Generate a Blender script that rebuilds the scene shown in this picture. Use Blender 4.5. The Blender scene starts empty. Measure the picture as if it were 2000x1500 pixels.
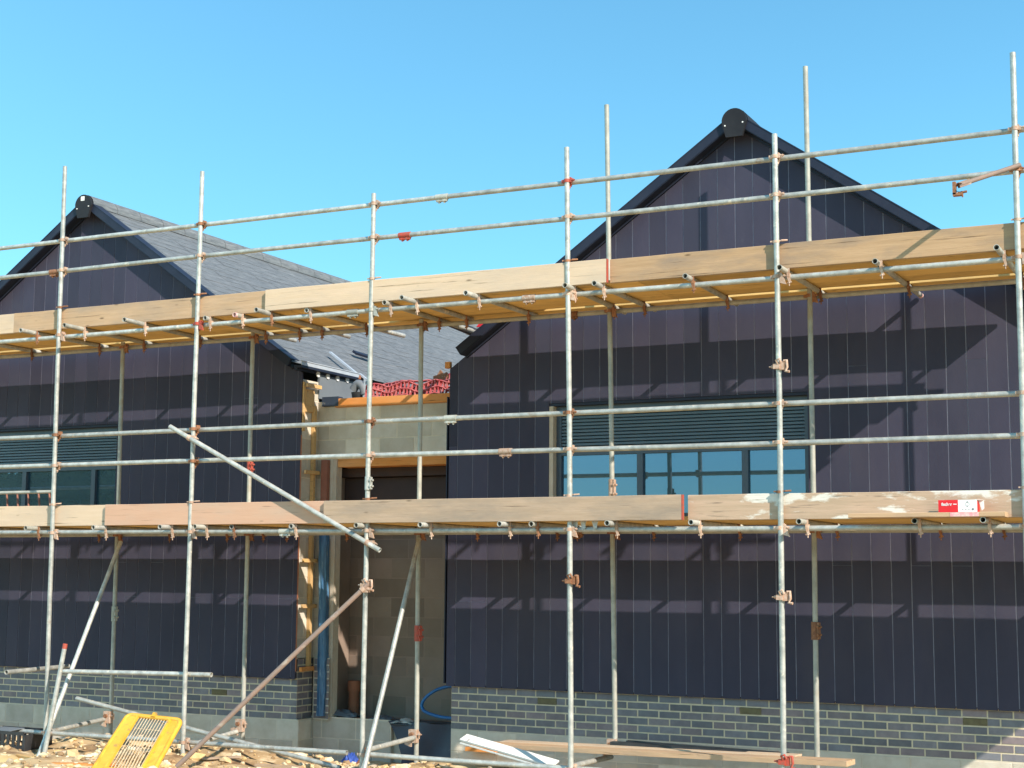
import bpy, math, random
from math import sin, cos, pi, radians, sqrt, atan2
from mathutils import Vector, Matrix
random.seed(11)
scene = bpy.context.scene
COL = scene.collection

# ------------------------------------------------------------------ camera
H = 1.9                                   # eye height over the ground
FPX, YAW, PIT, ROL = 2947.91, 0.45627282, 0.12508201, 0.00755817   # focal length in px of a 2000 px wide picture, angles
def cam_axes():
    cy, sy, cp, sp = cos(YAW), sin(YAW), cos(PIT), sin(PIT)
    f = Vector((-sy*cp, cy*cp, sp)); r = Vector((cy, sy, 0)); u = r.cross(f)
    c, s = cos(ROL), sin(ROL)
    return c*r + s*u, -s*r + c*u, f
CR, CU, CF = cam_axes()
cd = bpy.data.cameras.new('camera'); cam = bpy.data.objects.new('camera', cd); COL.objects.link(cam)
cd.sensor_width = 36; cd.lens = FPX/2000*36; cd.clip_start = .1; cd.clip_end = 2000
cam.matrix_world = Matrix(((CR.x, CU.x, -CF.x, 0), (CR.y, CU.y, -CF.y, 0), (CR.z, CU.z, -CF.z, H), (0, 0, 0, 1)))
scene.camera = cam
def ray(x, y): return CR*((x-1000)/FPX) - CU*((y-750)/FPX) + CF
def at(x, y, Y):                          # the point of the plane at depth Y seen at this place of the photograph
    r = ray(x, y); p = r*(Y/r.y); p.z += H; return p
def atz(x, y, Z):
    r = ray(x, y); p = r*((Z-H)/r.z); p.z += H; return p

# ------------------------------------------------------------------ light
SUN = Vector((1.81, -1.0, 1.36)).normalized()
EL = math.asin(SUN.z); ROT = atan2(-SUN.x, SUN.y)
w = bpy.data.worlds.new('World'); scene.world = w; w.use_nodes = True
nt = w.node_tree; bg = nt.nodes['Background']
sky = nt.nodes.new('ShaderNodeTexSky'); sky.sky_type = 'NISHITA'; sky.sun_disc = False
sky.sun_elevation = EL; sky.sun_rotation = ROT; sky.air_density = 1.0; sky.dust_density = .3; sky.ozone_density = 1.0; sky.altitude = 0
tint = nt.nodes.new('ShaderNodeMix'); tint.data_type = 'RGBA'; tint.blend_type = 'MULTIPLY'; tint.inputs['Factor'].default_value = 1
ti = [i for i in tint.inputs if i.type == 'RGBA']; ti[1].default_value = (.53, 1.0, 1.05, 1)      # the camera's white balance of the blue sky
nt.links.new(sky.outputs[0], ti[0]); nt.links.new([o for o in tint.outputs if o.type == 'RGBA'][0], bg.inputs[0]); bg.inputs[1].default_value = .15
sl = bpy.data.lights.new('sun', 'SUN'); sl.energy = 4.4; sl.angle = radians(.53); sl.color = (1, .90, .78)
so = bpy.data.objects.new('sun', sl); COL.objects.link(so); so.rotation_euler = (-SUN).to_track_quat('-Z', 'Y').to_euler(); so.location = (20, -20, 30)
scene.view_settings.view_transform = 'Standard'; scene.view_settings.look = 'None'
scene.view_settings.exposure = .65; scene.view_settings.gamma = 1
scene.cycles.max_bounces = 6

# ------------------------------------------------------------------ materials
def mat(name, c1, c2=None, scale=6, rough=.7, metal=0, bump=0, bscale=80, stretch=(1, 1, 1), rand=.0, lo=.35, hi=.65,
        c3=None, s3=3, t3=(.6, .66), spec=.5, attr=None, detail=6, st3=None, c4=None, s4=20, t4=(.62, .7), st4=None):
    m = bpy.data.materials.new(name); m.use_nodes = True
    t = m.node_tree; N = t.nodes; L = t.links; b = N['Principled BSDF']
    b.inputs['Roughness'].default_value = rough; b.inputs['Metallic'].default_value = metal
    b.inputs['Specular IOR Level'].default_value = spec
    tc = N.new('ShaderNodeTexCoord')
    oi = N.new('ShaderNodeObjectInfo')
    off = N.new('ShaderNodeVectorMath'); off.operation = 'ADD'
    L.new(tc.outputs['Object'], off.inputs[0])
    mu = N.new('ShaderNodeMath'); mu.operation = 'MULTIPLY'; mu.inputs[1].default_value = 37
    L.new(oi.outputs['Random'], mu.inputs[0]); L.new(mu.outputs[0], off.inputs[1])
    def noise(s, st, det=detail):
        mp = N.new('ShaderNodeMapping'); mp.inputs['Scale'].default_value = st
        L.new(off.outputs[0], mp.inputs['Vector'])
        n = N.new('ShaderNodeTexNoise'); n.inputs['Scale'].default_value = s; n.inputs['Detail'].default_value = det
        n.inputs['Roughness'].default_value = .62
        L.new(mp.outputs[0], n.inputs['Vector']); return n
    def ramp(src, a, bb):
        r = N.new('ShaderNodeMapRange'); r.inputs['From Min'].default_value = a; r.inputs['From Max'].default_value = bb
        L.new(src, r.inputs['Value']); return r.outputs[0]
    def mix(fac, A, B):
        x = N.new('ShaderNodeMix'); x.data_type = 'RGBA'
        if isinstance(fac, float): x.inputs['Factor'].default_value = fac
        else: L.new(fac, x.inputs['Factor'])
        for s, v in (('A', A), ('B', B)):
            k = [i for i in x.inputs if i.name == s and i.type == 'RGBA'][0]
            if isinstance(v, tuple): k.default_value = (*v, 1)
            else: L.new(v, k)
        return [o for o in x.outputs if o.type == 'RGBA'][0]
    col = c1
    if attr:
        a = N.new('ShaderNodeAttribute'); a.attribute_name = attr; col = a.outputs['Color']
    if c2:
        n = noise(scale, stretch); f = ramp(n.outputs[0], lo, hi)
        if attr:
            x = mix(f, (1, 1, 1), c2); y = N.new('ShaderNodeMix'); y.data_type = 'RGBA'; y.blend_type = 'MULTIPLY'; y.inputs['Factor'].default_value = 1
            ia = [i for i in y.inputs if i.type == 'RGBA']; L.new(col, ia[0]); L.new(x, ia[1]); col = [o for o in y.outputs if o.type == 'RGBA'][0]
        else: col = mix(f, c1, c2)
    if c3: col = mix(ramp(noise(s3, st3 or stretch).outputs[0], *t3), col, c3)
    if c4: col = mix(ramp(noise(s4, st4 or stretch).outputs[0], *t4), col, c4)
    if rand:
        h = N.new('ShaderNodeHueSaturation'); r = N.new('ShaderNodeMapRange')
        r.inputs['To Min'].default_value = 1-rand; r.inputs['To Max'].default_value = 1+rand
        L.new(oi.outputs['Random'], r.inputs['Value']); L.new(r.outputs[0], h.inputs['Value'])
        if isinstance(col, tuple): h.inputs['Color'].default_value = (*col, 1)
        else: L.new(col, h.inputs['Color'])
        col = h.outputs[0]
    if isinstance(col, tuple): b.inputs['Base Color'].default_value = (*col, 1)
    else: L.new(col, b.inputs['Base Color'])
    if bump:
        n = noise(bscale, stretch, 4); bp = N.new('ShaderNodeBump'); bp.inputs['Strength'].default_value = bump; bp.inputs['Distance'].default_value = .004
        L.new(n.outputs[0], bp.inputs['Height']); L.new(bp.outputs[0], b.inputs['Normal'])
    return m

GAL = mat('galvanised', (.55, .55, .505), (.33, .34, .315), 11, .5, .25, .3, 50, rand=.16, c3=(.72, .66, .54), s3=14, t3=(.60, .70), c4=(.31, .235, .17), s4=6, t4=(.63, .76))
GALD = mat('dull_galvanised', (.46, .45, .39), (.32, .32, .28), 10, .6, .15, .2, 60, rand=.12, c3=(.40, .34, .24), s3=5, t3=(.58, .75))
RUSTTUBE = mat('rusty_tube', (.30, .20, .15), (.22, .17, .145), 12, .75, .1, .3, 70, c3=(.34, .28, .23), s3=5)
TIP = mat('tube_end_paint_pink', (.75, .30, .33), (.80, .62, .55), 30, .6)
RUST = mat('rust', (.36, .17, .085), (.22, .10, .055), 40, .85, .2, .4, 90, rand=.25, c3=(.46, .30, .20), s3=25)
CREAM = mat('rusty_cream_steel', (.56, .42, .33), (.42, .25, .16), 35, .75, .1, .4, 90, rand=.2, c3=(.62, .55, .47), s3=30)
REDST = mat('red_painted_steel', (.48, .06, .035), (.30, .085, .055), 40, .65, 0, .3, 90, rand=.1)
def wood(name, a, b, c, rand=.08, **k):
    k.setdefault('stretch', (.35, 6, 6))
    m = mat(name, a, b, 6, .8, 0, .5, 26, rand=rand, lo=.25, hi=.75, c3=c, s3=1.5, t3=(.44, .68), st3=(.9, 2.2, 3), spec=.2, c4=tuple(v*.36 for v in b), s4=4.2, t4=(.61, .70), st4=(.35, 5, 12), **k)
    t = m.node_tree; N = t.nodes; L = t.links; pb = N['Principled BSDF']; src = pb.inputs['Base Color'].links[0].from_socket
    off = [n for n in N if n.type == 'VECT_MATH'][0]
    mp = N.new('ShaderNodeMapping'); mp.inputs['Scale'].default_value = (1.6, 5, 5); L.new(off.outputs[0], mp.inputs['Vector'])
    vo = N.new('ShaderNodeTexVoronoi'); vo.inputs['Scale'].default_value = 1.5; L.new(mp.outputs[0], vo.inputs['Vector'])
    mr = N.new('ShaderNodeMapRange'); mr.inputs['From Min'].default_value = .035; mr.inputs['From Max'].default_value = .10; L.new(vo.outputs['Distance'], mr.inputs['Value'])
    mx = N.new('ShaderNodeMix'); mx.data_type = 'RGBA'; ia = [i for i in mx.inputs if i.type == 'RGBA']; ia[0].default_value = (*[v*.45 for v in b], 1)
    L.new(mr.outputs[0], mx.inputs['Factor']); L.new(src, ia[1]); L.new([o for o in mx.outputs if o.type == 'RGBA'][0], pb.inputs['Base Color'])
    return m
WNEW = wood('new_pale_timber', (.66, .50, .36), (.60, .44, .29), (.54, .42, .31))
WPINK = wood('pinkish_timber', (.66, .41, .28), (.60, .36, .24), (.58, .40, .29))
WTAN = wood('tan_timber', (.56, .38, .24), (.45, .29, .165), (.37, .27, .19))
WOLD = wood('weathered_timber', (.52, .34, .20), (.38, .24, .13), (.29, .21, .15))
WGREY = wood('greyed_timber', (.54, .39, .28), (.42, .30, .20), (.33, .26, .20))
WFLK = mat('flaking_white_timber', (.54, .38, .27), (.43, .31, .21), 5, .85, 0, .5, 30, (.35, 6, 6), .05, c3=(.70, .66, .58), s3=1.7, t3=(.53, .58), st3=(1, 1.6, 3), spec=.2, c4=(.20, .15, .11), s4=5, t4=(.58, .68), st4=(.5, 5, 9))
WDECK = wood('deck_timber', (.82, .55, .21), (.70, .45, .16), (.60, .40, .16), rand=.16)
WORNG = wood('orange_timber', (.66, .26, .07), (.56, .21, .05), (.66, .31, .12))
WBAT = wood('batten_timber', (.66, .42, .18), (.58, .35, .14), (.52, .34, .17))
CLAD = mat('dark_cladding', (.040, .037, .058), (.80, .82, .86), 3, .66, 0, .3, 130, (1, 1, .4), .0, spec=.24, c3=(.060, .054, .074), s3=1.3, t3=(.52, .80), attr='Col', c4=(.10, .098, .115), s4=5, t4=(.68, .90), st4=(1, 1, .5))
CLADJ = mat('joint_strip', (.27, .27, .34), (.18, .18, .24), 8, .6)
TRIM = mat('navy_trim', (.016, .021, .040), (.024, .029, .050), 4, .5, 0, .1, 50, spec=.22)
TRIMK = mat('black_cap', (.017, .017, .021), (.024, .024, .028), 6, .6, spec=.2)
SLATE = mat('slate', (.20, .208, .212), (.105, .114, .122), 5, .62, 0, .6, 30, (8, 1.1, 8), 0, .34, .66, c3=(.28, .285, .285), s3=3, t3=(.58, .72), st3=(9, .7, 9), spec=.5)
BRICK = mat('blue_brick', (.05, .055, .065), (.72, .72, .78), 9, .6, 0, .35, 90, attr='Col', c4=(.17, .17, .17), s4=6, t4=(.76, .84))
MORTAR = mat('mortar', (.70, .59, .42), (.56, .48, .34), 14, .95, 0, .6, 90)
BLOCK = mat('concrete_block', (.30, .28, .25), (.84, .82, .78), 6, .95, 0, .6, 110, attr='Col', c4=(.60, .53, .41), s4=3, t4=(.6, .75))
BLOCKM = mat('block_mortar', (.68, .60, .48), (.57, .50, .40), 9, .95, 0, .5, 80)
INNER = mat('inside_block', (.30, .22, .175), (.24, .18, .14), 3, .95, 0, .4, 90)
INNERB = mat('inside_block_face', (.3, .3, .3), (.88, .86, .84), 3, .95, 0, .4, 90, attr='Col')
GROUND = mat('soil', (.60, .43, .23), (.42, .28, .14), 1.6, .95, 0, .8, 25, c3=(.72, .57, .36), s3=5, t3=(.52, .66), c4=(.20, .115, .055), s4=1.7, t4=(.50, .61))
STONE = mat('limestone', (.55, .47, .34), (.8, .74, .62), 9, .95, 0, .5, 60, attr='Col')
SANDST = mat('sandstone', (.60, .44, .22), (.50, .35, .16), 4, .95, 0, .8, 22, c3=(.66, .54, .33), s3=7)
YEL = mat('yellow_plastic', (.80, .47, .06), (.70, .36, .035), 5, .5, 0, .1, 40, c3=(.55, .22, .03), s3=3, t3=(.62, .78), c4=(.34, .22, .09), s4=14, t4=(.60, .72))
WIRE = mat('pale_wire', (.78, .66, .46), (.60, .46, .30), 20, .6, .2)
BLUEP = mat('blue_plastic', (.025, .085, .19), (.07, .20, .36), 9, .32, 0, .9, 12, (4, 4, .5), c3=(.36, .50, .60), s3=5, t3=(.60, .70))
BLUEPIPE = mat('blue_pipe', (.012, .12, .33), (.016, .15, .40), 4, .4)
NAVYS = mat('dark_membrane', (.022, .034, .060), (.032, .045, .075), 5, .5, 0, .5, 10, c3=(.16, .17, .17), s3=10, t3=(.68, .76))
GREYM = mat('grey_membrane', (.17, .19, .21), (.14, .16, .18), 3, .6, 0, .2, 20)
LEAD = mat('pale_flashing', (.50, .55, .60), (.42, .47, .53), 6, .5, .2)
WHITE = mat('white_paint', (.78, .76, .72), (.70, .68, .63), 6, .7, c3=(.28, .26, .24), s3=9, t3=(.62, .68), st3=(1, 1, 1))
WPL = mat('white_plastic', (.82, .82, .80))
MESHR = mat('red_mesh_plastic', (.42, .05, .06), (.50, .16, .15), 12, .5, c3=(.60, .36, .36), s3=20, t3=(.58, .7))
TERRA = mat('terracotta', (.33, .12, .06), (.26, .10, .05), 10, .8)
REDBR = mat('red_oxide_steel', (.30, .115, .075), (.23, .09, .06), 8, .75, 0, .2, 30)
BLACKP = mat('black_plastic', (.02, .021, .024), (.035, .036, .04), 9, .45, 0, .2, 30, c4=(.25, .23, .20), s4=12, t4=(.68, .78))
CARDR = mat('red_card', (.70, .012, .02), (.62, .01, .015), 5, .5)
CARDW = mat('white_card', (.80, .80, .78), (.74, .74, .73), 5, .55)
INK = mat('grey_ink', (.18, .18, .19))
BEIGE = mat('beige_reveal', (.52, .44, .35), (.46, .38, .29), 8, .8)
FRAME = mat('window_frame', (.050, .070, .10), (.060, .080, .11), 5, .4)
LOUV = mat('louvre_paint', (.10, .145, .175), (.115, .16, .19), 5, .5)
SHADEIN = mat('painted_interior_shade', (.05, .035, .035), (.07, .045, .04), 3, .9)  # dark colour painted in for the shade at the top of the interior
LEAF = mat('leaf', (.05, .085, .025), (.08, .12, .04), 3, .6)
BARK = mat('bark', (.10, .075, .05), (.07, .05, .035), 6, .9)
AIRB = mat('airbrick', (.20, .17, .09), (.15, .125, .07), 20, .9)
CLEARP = mat('milky_sheet', (.62, .60, .55), (.5, .48, .44), 20, .35)
g = bpy.data.materials.new('window_glass'); g.use_nodes = True
t = g.node_tree; b = t.nodes['Principled BSDF']; b.inputs['Base Color'].default_value = (.010, .040, .060, 1); b.inputs['Roughness'].default_value = .25
gl = t.nodes.new('ShaderNodeBsdfGlossy'); gl.inputs['Roughness'].default_value = .01; gl.inputs['Color'].default_value = (.42, .62, 1, 1)
mx = t.nodes.new('ShaderNodeMixShader'); mx.inputs[0].default_value = .16
t.links.new(b.outputs[0], mx.inputs[1]); t.links.new(gl.outputs[0], mx.inputs[2]); t.links.new(mx.outputs[0], t.nodes['Material Output'].inputs[0])
GLASS = g

# ------------------------------------------------------------------ mesh helpers
class MB:
    def __init__(s): s.v = []; s.f = []; s.sm = []; s.c = []
    def face(s, pts, smooth=False, col=None):
        n = len(s.v); s.v += [Vector(p) for p in pts]; s.f.append(tuple(range(n, n+len(pts)))); s.sm.append(smooth); s.c.append(col)
    def grid(s, rows, smooth=True, closed=False, col=None):     # rows of points, shared vertices
        n = len(s.v); k = len(rows[0])
        for r in rows: s.v += [Vector(p) for p in r]
        for i in range(len(rows)-1):
            for j in range(k if closed else k-1):
                a = n+i*k+j; b2 = n+i*k+(j+1) % k
                s.f.append((a, b2, b2+k, a+k)); s.sm.append(smooth); s.c.append(col)
    def box(s, lo, hi, M=None, col=None):
        x0, y0, z0 = lo; x1, y1, z1 = hi
        p = [Vector(q) for q in ((x0,y0,z0),(x1,y0,z0),(x1,y1,z0),(x0,y1,z0),(x0,y0,z1),(x1,y0,z1),(x1,y1,z1),(x0,y1,z1))]
        if M: p = [M @ q for q in p]
        n = len(s.v); s.v += p
        for q in ((0,3,2,1),(4,5,6,7),(0,1,5,4),(1,2,6,5),(2,3,7,6),(3,0,4,7)):
            s.f.append(tuple(n+i for i in q)); s.sm.append(False); s.c.append(col)
    def bar(s, a, b, w, h, up=(0, 0, 1), col=None):              # rectangular bar between two points; h along up
        a = Vector(a); b = Vector(b); d = (b-a); L = d.length; d.normalize()
        x = d.cross(Vector(up)); x.normalize(); z = x.cross(d)
        M = Matrix(((d.x, x.x, z.x, a.x), (d.y, x.y, z.y, a.y), (d.z, x.z, z.z, a.z), (0, 0, 0, 1)))
        s.box((0, -w/2, -h/2), (L, w/2, h/2), M, col)
    def prism(s, pts, d, col=None):                               # n-gon extruded by vector d
        pts = [Vector(p) for p in pts]; d = Vector(d); q = [p+d for p in pts]
        s.face(pts[::-1], col=col); s.face(q, col=col)
        for i in range(len(pts)):
            j = (i+1) % len(pts); s.face((pts[i], pts[j], q[j], q[i]), col=col)
    def cyl(s, a, b, r, seg=14, caps=True, r2=None):
        a = Vector(a); b = Vector(b); d = (b-a).normalized(); x = d.orthogonal().normalized(); y = d.cross(x)
        r2 = r if r2 is None else r2
        R = [[p+(x*cos(2*pi*i/seg)+y*sin(2*pi*i/seg))*rr for i in range(seg)] for p, rr in ((a, r), (b, r2))]
        s.grid(R, True, True)
        if caps: s.face(R[0][::-1]); s.face(R[1])
    def pipe(s, a, b, r=.02415, t=.004, seg=16, inner=.25):       # open-ended tube
        a = Vector(a); b = Vector(b); d = (b-a).normalized(); x = d.orthogonal().normalized(); y = d.cross(x)
        ring = lambda p, rr: [p+(x*cos(2*pi*i/seg)+y*sin(2*pi*i/seg))*rr for i in range(seg)]
        L = (b-a).length; k = min(inner, L*.45)
        n = max(1, int(L/.8)); rb = random.Random(int(abs(a.x*977+a.z*331+b.x*71))); q1 = rb.uniform(-1, 1)*.0011*L; q2 = rb.uniform(-1, 1)*.0016*L; ph = rb.uniform(0, 3)
        s.grid([ring(a+(b-a)*(i/n)+(x*q1+y*q2)*sin(pi*i/n)+x*.002*sin(ph+i*1.9)*(0 < i < n), r) for i in range(n+1)], True, True)
        for p, sg in ((a, 1), (b, -1)):
            A = ring(p, r); B = ring(p, r-t); Cc = ring(p+d*k*sg, r-t)
            for i in range(seg):
                j = (i+1) % seg; s.face((A[i], A[j], B[j], B[i]))
            s.grid([B, Cc], True, True); s.face(Cc)
    def path(s, pts, r, seg=10):                                   # round bent tube
        pts = [Vector(p) for p in pts]; R = []
        x = None
        for i, p in enumerate(pts):
            d = (pts[min(i+1, len(pts)-1)]-pts[max(i-1, 0)]).normalized()
            x = d.orthogonal().normalized() if x is None else (x-d*x.dot(d)).normalized()
            y = d.cross(x); R.append([p+(x*cos(2*pi*j/seg)+y*sin(2*pi*j/seg))*r for j in range(seg)])
        s.grid(R, True, True); s.face(R[0][::-1]); s.face(R[-1])
    def build(s, name, m, parent=None, origin=None, bevel=0):
        me = bpy.data.meshes.new(name); o = Vector(origin) if origin is not None else Vector((0, 0, 0))
        me.from_pydata([tuple(p-o) for p in s.v], [], s.f); me.update()
        me.polygons.foreach_set('use_smooth', s.sm)
        if any(c is not None for c in s.c):
            ca = me.color_attributes.new('Col', 'FLOAT_COLOR', 'CORNER'); i = 0; data = []
            for f, c in zip(s.f, s.c): data += list((*(c or (.05, .05, .06)), 1))*len(f)
            ca.data.foreach_set('color', data)
        me.materials.append(m)
        ob = bpy.data.objects.new(name, me); COL.objects.link(ob)
        if parent is not None: ob.parent = parent; ob.location = o - world(parent)
        else: ob.location = o
        if bevel:
            bm = ob.modifiers.new('bevel', 'BEVEL'); bm.width = bevel; bm.segments = 2; bm.limit_method = 'ANGLE'
        return ob
def world(o):
    v = Vector(o.location)
    while o.parent: o = o.parent; v += Vector(o.location)
    return v
def tag(o, label=None, cat=None, group=None, kind=None):
    if label: o['label'] = label
    if cat: o['category'] = cat
    if group: o['group'] = group
    if kind: o['kind'] = kind
    return o
def empty(name, loc, label, cat, group=None):
    o = bpy.data.objects.new(name, None); COL.objects.link(o); o.location = loc; o.empty_display_size = .2
    return tag(o, label, cat, group)
# ------------------------------------------------------------------ the setting
F = 14.30                                  # face of the cladding
FB = 14.35                                 # face of the brickwork
LK = 14.65                                 # front wall of the link between the buildings
def hnoise(x, y):
    return (.06*sin(x*1.3+y*.7)+.045*sin(x*2.9-y*2.1+1)+.035*sin(x*6.1+y*5.3)*sin(x*2.2)+.022*sin(x*13-y*11)*cos(y*4.1+x))
def gz(x, y):
    d = math.hypot(x+10, y-12)
    k = max(0, 1-max(0, d-6)/14)
    z = hnoise(x, y)*k*.7
    if y > 13.6: z -= .16*min(1, (y-13.6)/.7)
    if y < 12.2: z += .0
    return z
m = MB()
xs = [-300, -120, -60, -35, -24] + [-19+.16*i for i in range(int(15/.16))] + [-3, 1, 6, 14, 30, 70, 150, 300]
ys = [-300, -150, -60, -20, -5, 3, 6] + [8+.14*i for i in range(int(7.4/.14))] + [16, 18, 22, 30, 60, 150, 400]
m.grid([[(x, y, gz(x, y)+(random.uniform(-.012, .012) if 8 < y < 15.5 and -19 < x < -3 else 0)) for x in xs] for y in ys])
tag(m.build('ground', GROUND), kind='structure')

def stone(mb, c, r, col, squash=.7):
    n = len(mb.v); t = (1+sqrt(5))/2
    vs = [(-1,t,0),(1,t,0),(-1,-t,0),(1,-t,0),(0,-1,t),(0,1,t),(0,-1,-t),(0,1,-t),(t,0,-1),(t,0,1),(-t,0,-1),(-t,0,1)]
    fs = [(0,11,5),(0,5,1),(0,1,7),(0,7,10),(0,10,11),(1,5,9),(5,11,4),(11,10,2),(10,7,6),(7,1,8),(3,9,4),(3,4,2),(3,2,6),(3,6,8),(3,8,9),(4,9,5),(2,4,11),(6,2,10),(8,6,7),(9,8,1)]
    a = random.uniform(0, 6.28); ex = random.uniform(.7, 1.5)
    for v in vs:
        k = random.uniform(.65, 1.2)*r/1.9; x, y, z = v[0]*k*ex, v[1]*k, v[2]*k*squash
        mb.v.append(Vector((c[0]+x*cos(a)-y*sin(a), c[1]+x*sin(a)+y*cos(a), c[2]+z)))
    for f in fs: mb.f.append(tuple(n+i for i in f)); mb.sm.append(False); mb.c.append(col)
m = MB()
SC = [(.74,.60,.40), (.68,.51,.30), (.76,.66,.48), (.52,.37,.21), (.46,.40,.32), (.70,.52,.27), (.80,.72,.56), (.34,.23,.13)]
for i in range(9000):
    x = random.uniform(-17, -6.4); y = random.uniform(9.3, 14.2)
    dens = .40+.55*sin(x*1.7+y*2.3)*sin(x*.9-y*1.9)
    if random.random() > dens+.2: continue
    r = random.choice((.008, .010, .012, .014, .016, .02, .024, .03, .04)) * random.uniform(.7, 1.3)
    stone(m, (x, y, gz(x, y)+r*.15), r, random.choice(SC))
for i in range(420):
    x = random.uniform(-14.5, -7.2); y = random.uniform(10.5, 14.0); r = random.choice((.025, .03, .035, .04, .045, .055, .08))*random.uniform(.8, 1.2)
    stone(m, (x, y, gz(x, y)+r*.1), r, random.choice(SC))
tag(m.build('rubble', STONE), 'loose pale stone rubble and broken lumps spread over the soil below the scaffold', 'rubble', kind='stuff')

# ------------------------------------------------------------------ masonry and cladding builders
def masonry(bricks, mortar, o, u, n, length, z0, rows, bw, bh, j=.01, proud=.004, shift=0, cols=None, holes=(), ztop=None):
    """courses of separate blocks on a vertical face: o start, u along, n outwards; holes are (a0,a1,z0,z1)"""
    o = Vector(o); u = Vector(u); n = Vector(n)
    for r in range(rows):
        za, zb = z0+r*(bh+j), z0+r*(bh+j)+bh
        a = -((shift+(r % 2)*.5*(bw+j)) % (bw+j))
        while a < length:
            jx = random.uniform(-.002, .002)
            segs = [(max(a, 0)+jx*0, min(a+bw, length))]
            a += bw+j
            for h in holes:
                if zb > h[2]+.02 and za < h[3]-.02:
                    q = []
                    for s0, s1 in segs:
                        if s1 <= h[0] or s0 >= h[1]: q.append((s0, s1))
                        else:
                            if s0 < h[0]: q.append((s0, h[0]))
                            if s1 > h[1]: q.append((h[1], s1))
                    segs = q
            for s0, s1 in segs:
                if s1-s0 < .02: continue
                c = random.choice(cols); k = random.uniform(.85, 1.15); c = tuple(v*k for v in c)
                dz = random.uniform(-.0015, .0015); pr = proud+random.uniform(-.0015, .0015)
                P = lambda s, z, d: o+u*s+n*d+Vector((0, 0, z))
                A = [P(s0, za+dz, -.002), P(s1, za+dz, -.002), P(s1, zb+dz, -.002), P(s0, zb+dz, -.002)]
                e = .003
                B = [P(s0+e, za+dz+e, pr), P(s1-e, za+dz+e, pr), P(s1-e, zb+dz-e, pr), P(s0+e, zb+dz-e, pr)]
                bricks.face(B, col=c)
                for i in range(4): k2 = (i+1) % 4; bricks.face((A[i], A[k2], B[k2], B[i]), col=c)
    zt = ztop if ztop is not None else z0+rows*(bh+j)
    # the mortar sheet, cut around the holes
    za, xa = z0-.01, 0
    cuts = sorted({0, length, *[min(max(h[0], 0), length) for h in holes], *[min(max(h[1], 0), length) for h in holes]})
    for s0, s1 in zip(cuts, cuts[1:]):
        zs = [(za, zt)]
        for h in holes:
            if h[0] <= s0+1e-4 and h[1] >= s1-1e-4:
                q = []
                for p0, p1 in zs:
                    if h[2] > p0: q.append((p0, min(p1, h[2])))
                    if h[3] < p1: q.append((max(p0, h[3]), p1))
                zs = q
        for p0, p1 in zs:
            if p1-p0 > .001: mortar.face([o+u*s0+Vector((0,0,p0)), o+u*s1+Vector((0,0,p0)), o+u*s1+Vector((0,0,p1)), o+u*s0+Vector((0,0,p1))])
BRC = [(.22,.20,.215), (.18,.18,.20), (.24,.21,.215), (.19,.195,.215), (.26,.21,.215), (.22,.21,.225), (.15,.15,.165)]
BLC = [(.60,.545,.46), (.56,.51,.44), (.64,.585,.49), (.58,.525,.445)]

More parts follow.
